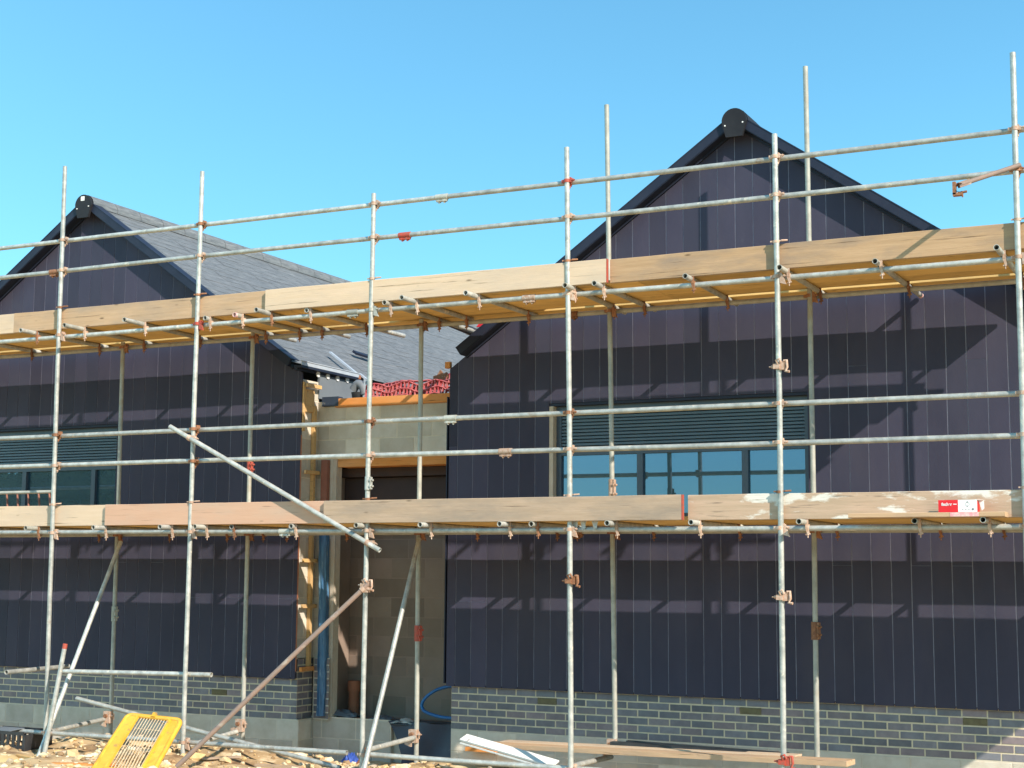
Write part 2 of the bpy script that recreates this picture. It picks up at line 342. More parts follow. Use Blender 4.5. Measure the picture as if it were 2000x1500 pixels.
APEX, SLOPE = 6.49, .70
def gabled_building(xc, label, first_joint, win, side):
    """one gable-fronted building: brick plinth on blockwork, vertical dark boards, louvred window, slate roof"""
    x0, x1 = xc-(3.29 if side else 3.2), xc+3.2
    ox = x0+(.04 if side else 0)
    root = empty('gabled_building', (xc, F, 0), label, 'building')
    P = root
    ZC = .715                                # lower edge of the boards
    top = lambda x: APEX-.085-SLOPE*abs(x-xc)
    # plinth
    bk = MB(); mo = MB(); zb = .27
    air = AIR[side]
    holes = [(a-ox, a-ox+.215, zb+z*.075, zb+z*.075+.065) for a, z in air]
    masonry(bk, mo, (ox, FB, 0), (1,0,0), (0,-1,0), x1-ox, zb, 7, .213, .063, .012, .0035, .02 if side else .09, BRC, [(h[0], h[1], h[2], h[3]) for h in holes], ztop=zb+.53)
    if side == 0: masonry(bk, mo, (x1, FB, 0), (0,1,0), (1,0,0), LK-FB, zb, 9, .213, .063, .012, .0035, .11, BRC, ztop=zb+.675)
    w = mo.build('wall', MORTAR, P); bk.build('brickwork', BRICK, w)
    for a, z in air:
        am = MB(); am.box((a+.004, FB-.004, zb+z*.075+.003), (a+.211, FB+.05, zb+z*.075+.062))
        for r in range(3):
            for q in range(10): am.box((a+.012+q*.0195, FB-.0065, zb+z*.075+.008+r*.018), (a+.022+q*.0195, FB-.003, zb+z*.075+.020+r*.018))
        am.build('air_brick', AIRB, w)
    fk = MB(); fm = MB()
    masonry(fk, fm, (ox-.0, FB-.002, 0), (1,0,0), (0,-1,0), x1-ox+.03*(1-side), zb-.66, 3, .44, .21, .008, .003, .13, BLC, ztop=zb)
    if side == 0: masonry(fk, fm, (x1+.03, FB-.002, 0), (0,1,0), (1,0,0), LK-FB, zb-.66, 3, .44, .21, .008, .003, .2, BLC, ztop=zb)
    fw = fm.build('foundation', BLOCKM, P); fk.build('blockwork', BLOCK, fw)
    # boards
    wx0, wx1, wz0, wz1 = win
    cm = MB(); jm = MB(); PITCH, GAP = .1842, .0085
    start = first_joint
    while start > x0: start -= PITCH
    def board(a, b, z0, z1a, z1b, zm=None, xm=None, d=0, tone=None):
        k = random.uniform(.88, 1.12)*(random.uniform(.85, 1.45) if side and a < x0+.9 else 1); cc = (.048*k*random.uniform(.96, 1.05), .0465*k, .075*k)
        pts = [(a, F+d, z0), (b, F+d, z0), (b, F+d, z1b)]
        if xm is not None: pts.append((xm, F+d, zm))
        pts.append((a, F+d, z1a))
        cm.face(pts, col=cc)
        n = len(pts)
        for i in range(n):
            p, q = pts[i], pts[(i+1) % n]
            cm.face((p, (p[0], F+.02, p[2]), (q[0], F+.02, q[2]), q), col=cc)
    x = start
    while x < x1:
        a, b = max(x+GAP, x0), min(x+PITCH, x1); x += PITCH
        if b-a < .02: continue
        d = random.uniform(-.0012, .0012)
        # split where the window begins or ends inside the board
        cuts = [a]+[c for c in (wx0, wx1) if a+.01 < c < b-.01]+[b]
        for p, q in zip(cuts, cuts[1:]):
            apex = xc if p < xc < q else None
            inside = p >= wx0-.005 and q <= wx1+.005
            if inside:
                board(p, q, ZC, wz0, wz0, d=d); board(p, q, wz1, top(p), top(q), top(xc), apex, d)
            else:
                # here and there a board is made of two lengths
                cut = random.choice((None, None, None, 2.0, 3.25, 3.9, 1.6)) if len(cuts) == 2 else None
                if cut and top(p) > cut+.3 and top(q) > cut+.3:
                    board(p, q, ZC, cut, cut, d=d); board(p, q, cut+.003, top(p), top(q), top(xc), apex, d+.0006)
                else: board(p, q, ZC, top(p), top(q), top(xc), apex, d)
    for p, q, z0, z1 in ((x0, wx0, ZC+.02, None), (wx1, x1, ZC+.02, None), (wx0, wx1, ZC+.02, wz0), (wx0, wx1, wz1, None)):
        pts = [(p, F+.0045, z0), (q, F+.0045, z0)]
        if z1: pts += [(q, F+.0045, z1), (p, F+.0045, z1)]
        else:
            pts.append((q, F+.0045, top(q)-.01))
            if p < xc < q: pts.append((xc, F+.0045, top(xc)-.01))
            pts.append((p, F+.0045, top(p)-.01))
        jm.face(pts)
    cl = cm.build('cladding', CLAD, P); jm.build('joint_strip', CLADJ, cl)
    # solid behind the boards: side walls, back, soffit under the cladding
    bm_ = MB(); D1 = F+.10; BK = 26
    bm_.box((x0+.02, F+.021, ZC+.012), (wx0-.001, D1-.001, 4.1)); bm_.box((wx1+.001, F+.021, ZC+.012), (x1-.02, D1-.001, 4.1))
    bm_.box((wx0+.001, F+.021, ZC+.012), (wx1-.001, D1-.001, wz0-.001)); bm_.box((wx0+.001, F+.021, wz1+.001), (wx1-.001, D1-.001, 4.1))
    bm_.prism([(xc-3.1, F+.022, 4.101), (xc+3.1, F+.022, 4.101), (xc, F+.022, top(xc)-.02)], (0, .06, 0))
    bm_.box((ox+.005, D1+.001 if side else LK+.02, -.4), (ox+.16, BK, 4.12)); bm_.box((x1-.16, LK+.02, .3), (x1-.02, BK, 4.12))
    bm_.box((x0+.17, BK-.1, .3), (x1-.17, BK, 4.1))
    bm_.build('wall_core', TRIMK, P)
    # window
    wd = bpy.data.objects.new('window', None); COL.objects.link(wd); wd.parent = P; wd.location = Vector((wx0, F, wz0))-world(P)
    zf = 3.16; fy = F+.085; fr = MB(); t = .055
    lx = wx0+(.05 if side else 0)
    fr.box((lx, fy, wz0), (lx+t, fy+.07, wz1-.03)); fr.box((wx1-t, fy, wz0), (wx1, fy+.07, wz1-.03))
    fr.box((lx+t+.001, fy, wz1-.03-t), (wx1-t-.001, fy+.07, wz1-.03)); fr.box((lx+t+.001, fy, wz0), (wx1-t-.001, fy+.07, wz0+t))
    fr.box((lx+t+.001, fy, zf-.03), (wx1-t-.001, fy+.07, zf+.03))
    for mxp in MUL[side]: fr.box((mxp-.032, fy-.004, wz0+t+.001), (mxp+.032, fy+.066, zf-.031))
    fr.build('frame', FRAME, wd)
    gm = MB(); gm.box((lx+.02, fy+.035, wz0+.02), (wx1-.02, fy+.045, zf)); gm.build('pane', GLASS, wd)
    lv = MB(); n = 11; zz = wz1-.03-t
    for i in range(n):
        z = zf+.035+(zz-zf-.04)*i/n; h = (zz-zf-.04)/n
        lv.face([(lx+t, fy+.006, z), (wx1-t, fy+.006, z), (wx1-t, fy+.012, z+h*.62), (lx+t, fy+.012, z+h*.62)])
        lv.face([(lx+t, fy+.012, z+h*.62), (wx1-t, fy+.012, z+h*.62), (wx1-t, fy+.06, z+h*1.25), (lx+t, fy+.06, z+h*1.25)])
        lv.face([(lx+t, fy+.006, z), (lx+t, fy+.05, z+.002), (wx1-t, fy+.05, z+.002), (wx1-t, fy+.006, z)])
    lv.face([(lx+t, fy+.068, zf), (wx1-t, fy+.068, zf), (wx1-t, fy+.068, zz), (lx+t, fy+.068, zz)])
    lv.build('louvre', LOUV, wd)
    hd = MB(); hd.box((wx0+.002, F+.012, wz1-.03), (wx1-.002, fy+.10, wz1-.002)); hd.build('head_flashing', TRIM, wd)
    if side:
        rv = MB(); rv.box((wx0+.003, F+.004, wz0), (wx0+.048, fy+.08, wz1-.031)); rv.build('reveal', BEIGE, wd)
    # roof
    over = .15; YV = F-over; RX = 3.12
    rm = MB(); course = .155; L = RX/cos(math.atan(SLOPE)); n = int(L/course)
    sn, cs = SLOPE/sqrt(1+SLOPE**2), 1/sqrt(1+SLOPE**2)
    for sg in (-1, 1):
        for i in range(n+1):
            d0, d1 = i*course, min((i+1)*course+.03, L)
            if d0 >= L: break
            P0 = lambda d, y, up: (xc+sg*(d*cs+up*sn), y, APEX-.02-d*sn+up*cs)
            y = YV+.03; yb = BK
            # slates of varying depth so that the course lines are not ruler straight
            yy = y; a = -random.uniform(0, .3)
            while yy < yb:
                y2 = min(yy+.3 if yy < 20 else yy+2.4, yb); up = .0035+random.uniform(-.002, .003); dd = random.uniform(-.02, .02)
                q = [P0(d0, yy, .001), P0(d0, y2, .001), P0(d1+dd, y2, up), P0(d1+dd, yy, up)]
                rm.face(q if sg < 0 else q[::-1])
                q = [P0(d1+dd, yy, up), P0(d1+dd, y2, up), P0(d1+dd, y2, up-.004), P0(d1+dd, yy, up-.004)]
                rm.face(q if sg < 0 else q[::-1])
                yy = y2+.0015
    rf = rm.build('roof', SLATE, P)
    dk = MB()
    for sg in (-1, 1):
        dk.prism([(xc, YV+.05, APEX-.035), (xc+sg*RX*.995, YV+.05, APEX-.035-SLOPE*RX*.995), (xc+sg*RX*.995, YV+.05, APEX-.085-SLOPE*RX*.995), (xc, YV+.05, APEX-.085)], (0, BK-YV-.06, 0))
    dk.build('roof_deck', TRIMK, rf)
    rt = MB(); yy = YV+.01
    while yy < BK:
        y2 = min(yy+.45, BK)
        ring = lambda y, r: [(xc+r*sin(a), y, APEX-.075+r*cos(a)) for a in [radians(-100+20*i) for i in range(11)]]
        rt.grid([ring(yy, .132), ring(y2-.012, .134)]); rt.grid([ring(y2-.012, .128), ring(y2, .128)])
        yy = y2
    rt.build('ridge_tile', TRIMK if side else SLATE, rf)
    for sg in (-1, 1):
        vm = MB()
        # sloping cap along the gable edge, open recess under it
        a = Vector((xc+sg*.02, 0, APEX+.01-SLOPE*.02)); e = Vector((xc+sg*(RX+.02), 0, APEX+.01-SLOPE*(RX+.02)))
        nn = Vector((sg*sn, 0, cs))
        for (u0, u1, ya, yb2) in ((-.0, -.082, YV, YV+.035), (.010, -.0, YV-.004, YV+.16), (-.083, -.090, YV+.006, F-.03), (-.060, -.112, F-.028, F-.002)):
            q = [a+nn*u0, e+nn*u0, e+nn*u1, a+nn*u1]
            vm.prism([(p.x, ya, p.z) for p in q], (0, yb2-ya, 0))
        vm.build('verge_trim', TRIM, P)
    # rounded cap closing the ridge
    cp = MB(); r = .128; zc = APEX-.075+.0; yc = YV-.035
    out = [(r*sin(a), r*cos(a)) for a in [radians(-112+14*i) for i in range(17)]]+[(.085, -.165), (-.085, -.165)]
    cp.prism([(xc+u, yc, zc+v) for u, v in out], (0, .034, 0))
    cap = cp.build('ridge_end_cap', TRIMK, P, bevel=.004)
    for u, v in ((-.092, -.045), (.092, -.028)):
        sm = MB(); sm.cyl((xc+u, yc-.006, zc+v), (xc+u, yc+.004, zc+v), .008, 8); sm.build('screw', WPL, cap)
    if side == 0:
        st = MB(); st.box((xc-.035, yc-.004, zc+.05), (xc+.02, yc+.001, zc+.105)); st.build('sticker', WPL, cap)
    return root
AIR = {0: [(-10.86, 3)], 1: [(-6.72, 4), (-4.56, 4), (-2.46, 4)]}
MUL = {0: [-12.78, -13.9], 1: [-4.49, -5.6]}
bL = gabled_building(-12.89, 'dark clad building on the left, its long slate roof slope showing behind the scaffold', -12.70, (-15.1, -12.36, 2.42, 3.675), 0)
bR = gabled_building(-4.48, 'dark clad building on the right, gable seen full face behind the scaffold', -4.54, (-6.585, -3.83, 2.42, 3.675), 1)

# parts of the left building that show in the gap: side wall with membrane, gutter, battens
XS = -9.69
m = MB(); m.box((XS-.01, LK-.02, 3.90), (XS+.02, 19.5, 4.18))
mem = m.build('membrane_upstand', GREYM, bL)
for px, py in ((622, 731), (641, 735), (660, 739), (679, 742)):
    y = ray(px, py).y*(XS+.03)/ray(px, py).x; zz = at(px, py, y).z
    q = MB(); q.cyl((XS+.02, y, zz), (XS+.032, y, zz), .034, 14); q.cyl((XS+.032, y, zz), (XS+.036, y, zz), .012, 8); q.build('washer', WPL, mem)
gx = XS+.06
m = MB(); m.box((gx+.02, 14.16, 4.232), (gx+.026, 15.38, 4.280)); m.box((gx+.018, 14.16, 4.276), (gx+.034, 15.38, 4.285))
gut = m.build('gutter', LEAD, bL)  # pale colour of the face stands for the sky reflected on it
m = MB(); m.box((XS-.02, 14.165, 4.205), (gx+.024, 15.37, 4.2315)); m.box((XS-.02, 14.17, 4.18), (XS+.02, 15.36, 4.2045)); m.build('gutter_underside_shade', TRIM, gut)  # dark colour here paints in the shaded underside of the gutter
m = MB(); m.box((gx-.02, 15.381, 4.215), (gx+.03, 15.42, 4.26)); m.build('gutter_stop', TERRA, gut)
def block_return():
    bk, mo = MB(), MB()
    masonry(bk, mo, (XS, FB-.03, 0), (0,1,0), (1,0,0), LK-FB+.03, .945, 14, .44, .215, .01, .003, .1, BLC, ztop=4.09)
    w_ = mo.build('return_wall', BLOCKM, bL); bk.build('blockwork', BLOCK, w_)
block_return()
def batten(name, lo, hi, mm=None): 
    q = MB(); q.box(lo, hi); return q.build(name, mm or WBAT, bL, bevel=.003)
batten('batten', (XS+.006, F+.005, 3.50), (XS+.026, F+.045, 4.06))
batten('batten', (XS+.006, 14.50, .80), (XS+.048, 14.548, 3.80))
batten('batten', (XS+.006, F+.046, 3.72), (XS+.030, 14.52, 3.98))
for z in (4.0, 3.01, 2.01, 1.5): batten('noggin', (XS+.05, F+.01, z), (XS+.075, 14.60, z+.042))
batten('noggin', (XS+.05, F+.01, .80), (XS+.085, 14.56, .85), WORNG)
batten('corner_board', (XS+.001, F-.0, .80), (XS+.018, F+.004, 3.45), TERRA)

# ------------------------------------------------------------------ the link between the two buildings
lk = empty('link_building', (-8.7, LK, 0), 'unfinished blockwork link with an open doorway between the two dark buildings', 'building')
X0, X1 = -9.69, -7.70
bk, mo = MB(), MB()
masonry(bk, mo, (X0, LK, 0), (1,0,0), (0,-1,0), X1-X0, .945, 13, .44, .215, .01, .003, .06, BLC, [(.275, 2.5, .2, 3.19)], ztop=3.79)
masonry(bk, mo, (X0, LK-.002, 0), (1,0,0), (0,-1,0), 1.05, -.39, 3, .44, .215, .01, .003, .3, BLC, ztop=.29)
masonry(bk, mo, (X0+.06, LK-.05, 0), (1,0,0), (0,-1,0), .20, .27, 9, .213, .063, .012, .0035, .0, BRC, ztop=.94)
wl = mo.build('wall', BLOCKM, lk); bk.build('blockwork', BLOCK, wl)
m = MB()
m.box((X0+.01, LK+.004, 3.195), (X1, LK+.10, 3.79)); m.box((X0+.01, LK+.004, -.4), (X0+.275, LK+.10, 3.194)); m.box((X0+.276, LK+.004, -.4), (X0+1.05, LK+.10, .28))
m.build('wall_core', BLOCKM, lk)
m = MB(); m.box((X0+.25, LK-.045, 3.785), (X1-.01, LK+.05, 3.885)); m.build('fascia_board', WORNG, lk, bevel=.004)
m = MB(); m.box((X0+.08, LK-.05, 3.80), (X0+.30, LK+.045, 3.91)); m.build('fascia_wrap', NAVYS, lk)
m = MB(); m.box((X0+.276, LK+.01, 3.10), (X1, LK+.24, 3.192)); m.build('lintel_board', WORNG, lk)
m = MB(); m.box((X0+.222, LK-.012, .32), (X0+.275, LK+.0, 3.19)); m.build('door_jamb', BEIGE, lk)
m = MB(); m.box((X0+.10, LK-.07, 2.55), (X0+.185, LK-.012, 3.18)); m.build('steel_post', REDBR, lk)
# interior: side and back walls, ceiling, floor
bk, mo = MB(), MB()
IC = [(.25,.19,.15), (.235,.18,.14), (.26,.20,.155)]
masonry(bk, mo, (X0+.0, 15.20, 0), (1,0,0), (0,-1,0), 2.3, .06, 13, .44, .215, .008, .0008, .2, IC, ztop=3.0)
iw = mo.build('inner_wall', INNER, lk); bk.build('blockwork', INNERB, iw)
m = MB(); m.box((X0+.0, LK+.25, 3.0), (X1+.1, 18, 3.1)); m.box((X0+.15, 15.02, 2.40), (X1-.42, 15.18, 2.99)); m.box((X1-.419, 15.04, 2.72), (X1+.05, 15.17, 2.99)); m.build('ceiling_and_shade', SHADEIN, lk)  # boxes before the back wall paint in the shade below the ceiling
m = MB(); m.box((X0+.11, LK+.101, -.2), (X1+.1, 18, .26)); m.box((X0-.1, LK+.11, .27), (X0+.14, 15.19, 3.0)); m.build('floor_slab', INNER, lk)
m = MB(); m.box((X0+.02, LK+.06, 3.80), (X1+.2, 26, 3.86)); m.build('flat_roof', GREYM, lk)
m = MB(); m.box((X1-.10, F+.03, .74), (X1-.075, LK-.02, 3.78)); m.box((X1-.13, F+.10, .74), (X1-.1005, F+.13, 3.78)); m.build('edge_profile', TRIM, bR)
m = MB(); m.box((X1-.104, F+.20, .75), (X1-.101, F+.205, 3.77)); m.box((X1-.134, F+.105, .75), (X1-.131, F+.11, 3.77)); m.build('edge_bead', LEAD, bR)
m = MB(); m.box((-7.80, F-.006, .745), (-7.788, F+.03, 3.80)); m.build('edge_trim', TRIM, bR)
m = MB(); m.box((-7.835, F+.002, 4.115), (-7.775, F+.05, 4.185)); m.build('batten_end', WORNG, bR)
# ------------------------------------------------------------------ scaffold
D, I = 12.60, 13.60                       # rows of standards
RY, IY = D+.052, I+.052                   # rails and ledgers are clamped on the inner side of the standards
PX = [-11.75, -9.873, -7.742, -5.605, -3.63, -1.615, .42]
ZR = dict(top=5.555, sec=5.212, upper=4.482, mida=3.373, midb=3.037, lower=2.305, base=.178)
ORD = ['first', 'second', 'third', 'fourth', 'fifth', 'sixth', 'seventh', 'eighth', 'ninth', 'tenth', 'eleventh', 'twelfth', 'thirteenth', 'fourteenth', 'fifteenth', 'sixteenth', 'seventeenth', 'eighteenth']
R = random.Random(5)

def right_angle_coupler(mb, p, ry, sgn=1):
    """band round the standard, band round the rail behind it, lugs and bolts"""
    x, y, z = p; dx = .048*sgn
    mb.cyl((x, y, z-.016), (x, y, z+.016), .0305, 14)
    mb.box((x-.055, y-.004, z-.014), (x-.024, y+.022, z+.014))
    mb.box((x+.022, y-.010, z-.016), (x+.052, y+.018, z+.016))
    mb.cyl((x+.046, y-.006, z+.002), (x+.084, y-.006, z+.002), .0055, 6); mb.cyl((x+.062, y-.006, z+.002), (x+.076, y-.006, z+.002), .012, 6)
    mb.cyl((x-.026+.0, ry, z), (x+.03, ry, z), .0305, 14)
    mb.box((x-.024, ry-.034, z+.020), (x+.028, ry+.02, z+.040)); mb.box((x-.018, ry-.035, z-.042), (x+.024, ry+.012, z-.024))
    mb.cyl((x+.016, ry-.026, z-.075), (x+.016, ry-.026, z-.030), .0055, 6); mb.cyl((x+.016, ry-.026, z-.062), (x+.016, ry-.026, z-.048), .012, 6)
def plate_coupler(mb, p, ry):
    """ledger coupler with a flat triangular flap hanging beside the standard"""
    right_angle_coupler(mb, p, ry); x, y, z = p
    mb.prism([(x+.028, y-.012, z+.035), (x+.05, y-.012, z+.03), (x+.085, y-.012, z-.075), (x+.03, y-.012, z-.06)], (0, .02, 0))
def sleeve(name, a, b, r, m, parent, down=(0, 0, -1)):
    mb = MB(); a = Vector(a); b = Vector(b); d = (b-a).normalized(); dn = Vector(down)
    mb.cyl(a, b, r, 14); L = (b-a).length
    mb.bar(a+dn*(r+.004)+d*.006, b+dn*(r+.004)-d*.006, .03, .02, dn)
    for k in (.28, .72):
        p = a+d*(L*k)+dn*(r+.008); q = d.cross(dn)
        mb.cyl(p-q*.025, p+q*.03, .006, 6); mb.cyl(p+q*.016, p+q*.028, .012, 6); mb.cyl(p-q*.026, p-q*.016, .012, 6); mb.cyl(p, p+dn*.022, .010, 6)
    return mb.build(name, m, parent, a)
def tube(name, a, b, label, cat, group, m=GAL, inner=.25):
    mb = MB(); mb.pipe(a, b, inner=inner); return tag(mb.build(name, m, None, a), label, cat, group)

# standards of the front row
tops = [6.399, 6.124, 5.658, 5.878, 5.758, 6.199]
FRONT = ['front standard at the far left, crossed low down by a slanting raker', 'front standard with the crooked brace clamped just under the middle rail',
         'front standard before the doorway, its foot beside a steep raker', 'front standard before the left end of the right window, with a rusty loose coupler',
         'front standard before the right end of the right window', 'tallest front standard, near the right edge of the view']
lean = [(-11.793, -11.70), (-9.876, -9.871), (-7.738, -7.746), (-5.63, -5.57), (-3.627, -3.632), (-1.603, -1.64)]
front = []
loose = {3: [], 4: []}
for i in range(6):
    a = Vector((lean[i][1], D, -.03)); b = Vector((lean[i][0], D, tops[i]))
    o = tube('scaffold_pole', a, b, FRONT[i], 'scaffold pole', 'front row scaffold poles'); front.append(o)
    X = lambda z: a.x+(b.x-a.x)*(z-a.z)/(b.z-a.z)
    for k, z in ZR.items():
        if k == 'base' and i in (4, 5): continue
        mb = MB(); p = (X(z), D, z)
        (plate_coupler if k in ('upper', 'lower') or (k == 'base' and i == 1) else right_angle_coupler)(mb, p, RY)
        mm = {('upper', 1): REDST, ('top', 3): REDST, ('upper', 2): GALD}.get((k, i)) or R.choice((RUST, CREAM, CREAM, RUST) if k != 'base' else (CREAM,))
        if k in ('upper', 'lower') and mm is RUST: mm = CREAM
        mb.build('coupler', mm, o, p)
    for z in (4.79, 2.61):                 # clip holding the toe board
        mb = MB(); x = X(z); mb.cyl((x, D, z-.010), (x, D, z+.012), .0295, 12)
        mb.bar((x-.05, D-.006, z+.004), (x+.075, D+.010, z+.010), .014, .012); mb.cyl((x+.05, D-.01, z+.008), (x+.095, D+.02, z+.012), .008, 8)
        mb.build('board_clip', R.choice((RUST, CREAM)), o, (x, D, z))
def loose_coupler(o, p, m, s=1):
    mb = MB(); x, y, z = p
    mb.cyl((x, y, z-.018), (x, y, z+.018), .031, 14); mb.box((x+.02, y-.035, z-.03), (x+.06, y+.005, z+.045))
    mb.box((x-.03, y-.05, z-.022), (x+.028, y-.026, z+.022))
    mb.path([(x+.06*s, y-.03, z+.045), (x+.085*s, y-.03, z+.05), (x+.09*s, y-.03, z-.01), (x+.075*s, y-.03, z-.045), (x+.11*s, y-.035, z-.05)], .012, 8)
    mb.path([(x+.01, y-.045, z+.02), (x+.0, y-.06, z+.05), (x+.028, y-.06, z+.062), (x+.04, y-.05, z+.03)], .010, 8)
    mb.cyl((x-.075, y-.01, z), (x-.02, y-.01, z+.004), .0065, 6); mb.cyl((x-.055, y-.01, z), (x-.042, y-.01, z), .013, 6)
    mb.build('loose_coupler', m, o, p)
loose_coupler(front[3], (-5.583, D, 1.84), RUST)
loose_coupler(front[4], (-3.630, D, 1.72), CREAM)
loose_coupler(front[4], (-3.628, D, 3.69), CREAM)
loose_coupler(front[2], (-7.746, D, 1.78), CREAM)
loose_coupler(front[4], (-3.632, D, .36), REDST)
sleeve('sleeve_coupler', (-7.741, D, 2.70), (-7.741, D, 2.83), .032, GAL, front[2], (1, -.2, 0))

# standards of the back row
btop = [4.54, 4.54, 4.54, 6.58, 6.684, 5.9]
bb = [(-11.721, -11.676), (-9.883, -9.862), (-7.738, -7.720), (-5.639, -5.555), (-3.607, -3.609), (-1.60, -1.62)]
BACK = ['back row standard rising behind the left window edge', 'back row standard with a red sleeve at mid height, before the left building', 'back row standard before the doorway, with a red sleeve near its foot',
        'tall back row standard left of the right gable, before the window', 'tall back row standard with a rusty sleeve, right of the window', 'back row standard mostly hidden behind the tallest front standard']
back = []
for i in range(6):
    a = Vector((bb[i][1], I, -.16)); b = Vector((bb[i][0], I, btop[i]))
    if i == 3: a.z = .33
    o = tube('scaffold_pole', a, b, BACK[i], 'scaffold pole', 'back row scaffold poles', GALD); back.append(o)
    for z in (ZR['upper'], ZR['lower']):
        mb = MB(); x = a.x+(b.x-a.x)*(z-a.z)/(b.z-a.z); plate_coupler(mb, (x, I, z), IY); mb.build('coupler', RUST, o, (x, I, z))
    if i < 4:                               # big cream coupler carrying the low transom
        z = .27+.02*(i == 3); mb = MB(); x = bb[i][1]; y = I-.03
        mb.box((x-.06, y-.035, z-.07), (x+.03, y+.02, z+.06)); mb.cyl((x, I, z-.035), (x, I, z+.035), .033, 12)
        mb.prism([(x-.06, y-.04, z-.02), (x-.02, y-.04, z-.05), (x-.03, y-.04, z-.11), (x-.10, y-.04, z-.09), (x-.115, y-.04, z-.04)], (0, .03, 0))
        mb.cyl((x+.03, y-.02, z+.01), (x+.085, y-.02, z+.015), .007, 6); mb.cyl((x+.05, y-.02, z+.012), (x+.068, y-.02, z+.014), .015, 6)
        mb.build('coupler', CREAM, o, (x, I, z))
        mb = MB(); mb.cyl((x-.022, y-.055, z+.012), (x-.022, y-.03, z+.012), .022, 12); mb.build('rust_hole', RUST, o, (x, I, z))
def psleeve(o, i, z0, z1, m, r=.0325): x = bb[i][0]+(bb[i][1]-bb[i][0])*(1-(z0+.2)/(btop[i]+.2)); sleeve('sleeve_coupler', (x, I, z0), (x, I, z1), r, m, o, (1, -.4, 0))
psleeve(back[1], 1, 2.98, 3.10, REDST); psleeve(back[2], 2, 1.21, 1.37, REDST, .036); psleeve(back[0], 0, 1.33, 1.50, GALD)
psleeve(back[4], 4, 1.33, 1.49, RUST, .034); psleeve(back[3], 3, 2.62, 2.82, CREAM, .029)

# rails and ledgers
def rail(key, label, y, segs, name='guard_rail', z=None, m=GAL):
    z = ZR[key] if z is None else z; grp = 'guard rails' if name == 'guard_rail' else 'ledger tubes'
    out = []
    for (x0, x1, lb) in segs:
        out.append(tube(name, (x0, y, z), (x1, y, z), f'{label}, {lb}', 'guard rail' if name == 'guard_rail' else 'ledger tube', grp, m))
    return out
def rs(o, x, y, z, m, L=.13): sleeve('sleeve_coupler', (x-L/2, y, z), (x+L/2, y, z), .031, m, o)
a, b = rail('top', 'topmost guard rail against the sky', RY, [(-16.4, -6.99, 'length left of the grey sleeve'), (-6.988, -.9, 'length right of the grey sleeve')]); rs(a, -6.99, RY, ZR['top'], GALD)
a, b, c = rail('sec', 'second guard rail from the top', RY, [(-16.4, -11.92, 'length left of the rusty sleeve'), (-11.918, -7.40, 'length between the rusty and the red sleeve'), (-7.398, -1.2, 'length right of the red sleeve')]); rs(a, -11.92, RY, ZR['sec'], RUST); rs(b, -7.40, RY, ZR['sec'], REDST)
a, b, c = rail('upper', 'ledger under the front edge of the upper deck', RY, [(-16.4, -7.985, 'left length'), (-7.983, -6.035, 'short middle length between two sleeves'), (-6.033, -1.2, 'right length')], 'ledger_tube'); rs(a, -7.985, RY, ZR['upper'], GALD); rs(b, -6.035, RY, ZR['upper'], CREAM)
a, b = rail('mida', 'upper middle rail across the two window heads', RY, [(-16.4, -6.86, 'length left of its sleeve'), (-6.858, -.9, 'length right of its sleeve')]); rs(a, -6.86, RY, ZR['mida'], GALD)
a, b = rail('midb', 'lower middle rail across the window glass', RY, [(-16.4, -6.27, 'length left of its sleeve'), (-6.268, -.9, 'length right of its sleeve')]); rs(a, -6.27, RY, ZR['midb'], CREAM)
a, b = rail('lower', 'ledger under the front edge of the lower deck', RY, [(-16.4, -8.73, 'length left of its sleeve'), (-8.728, .4, 'length right of its sleeve')], 'ledger_tube'); rs(a, -8.73, RY, ZR['lower'], GALD)
a, = rail('upper', 'dull ledger under the back edge of the upper deck', IY, [(-16.4, -1.4, 'whole length')], 'ledger_tube', m=GALD); rs(a, -6.04, IY, ZR['upper'], RUST)
a, = rail('lower', 'dull ledger under the back edge of the lower deck', IY, [(-16.4, .4, 'whole length')], 'ledger_tube', m=GALD); rs(a, -5.98, IY, ZR['lower'], RUST)
rail('base', 'low ledger near the ground', RY, [(-16.4, -7.95, 'length left of the doorway'), (-7.76, -5.3, 'length passing before the doorway')], 'ledger_tube')
tube('ledger_tube', at(118, 1311, RY), at(413, 1318, RY), 'short horizontal tube at knee height ending just right of the second front standard', 'ledger tube', 'ledger tubes')

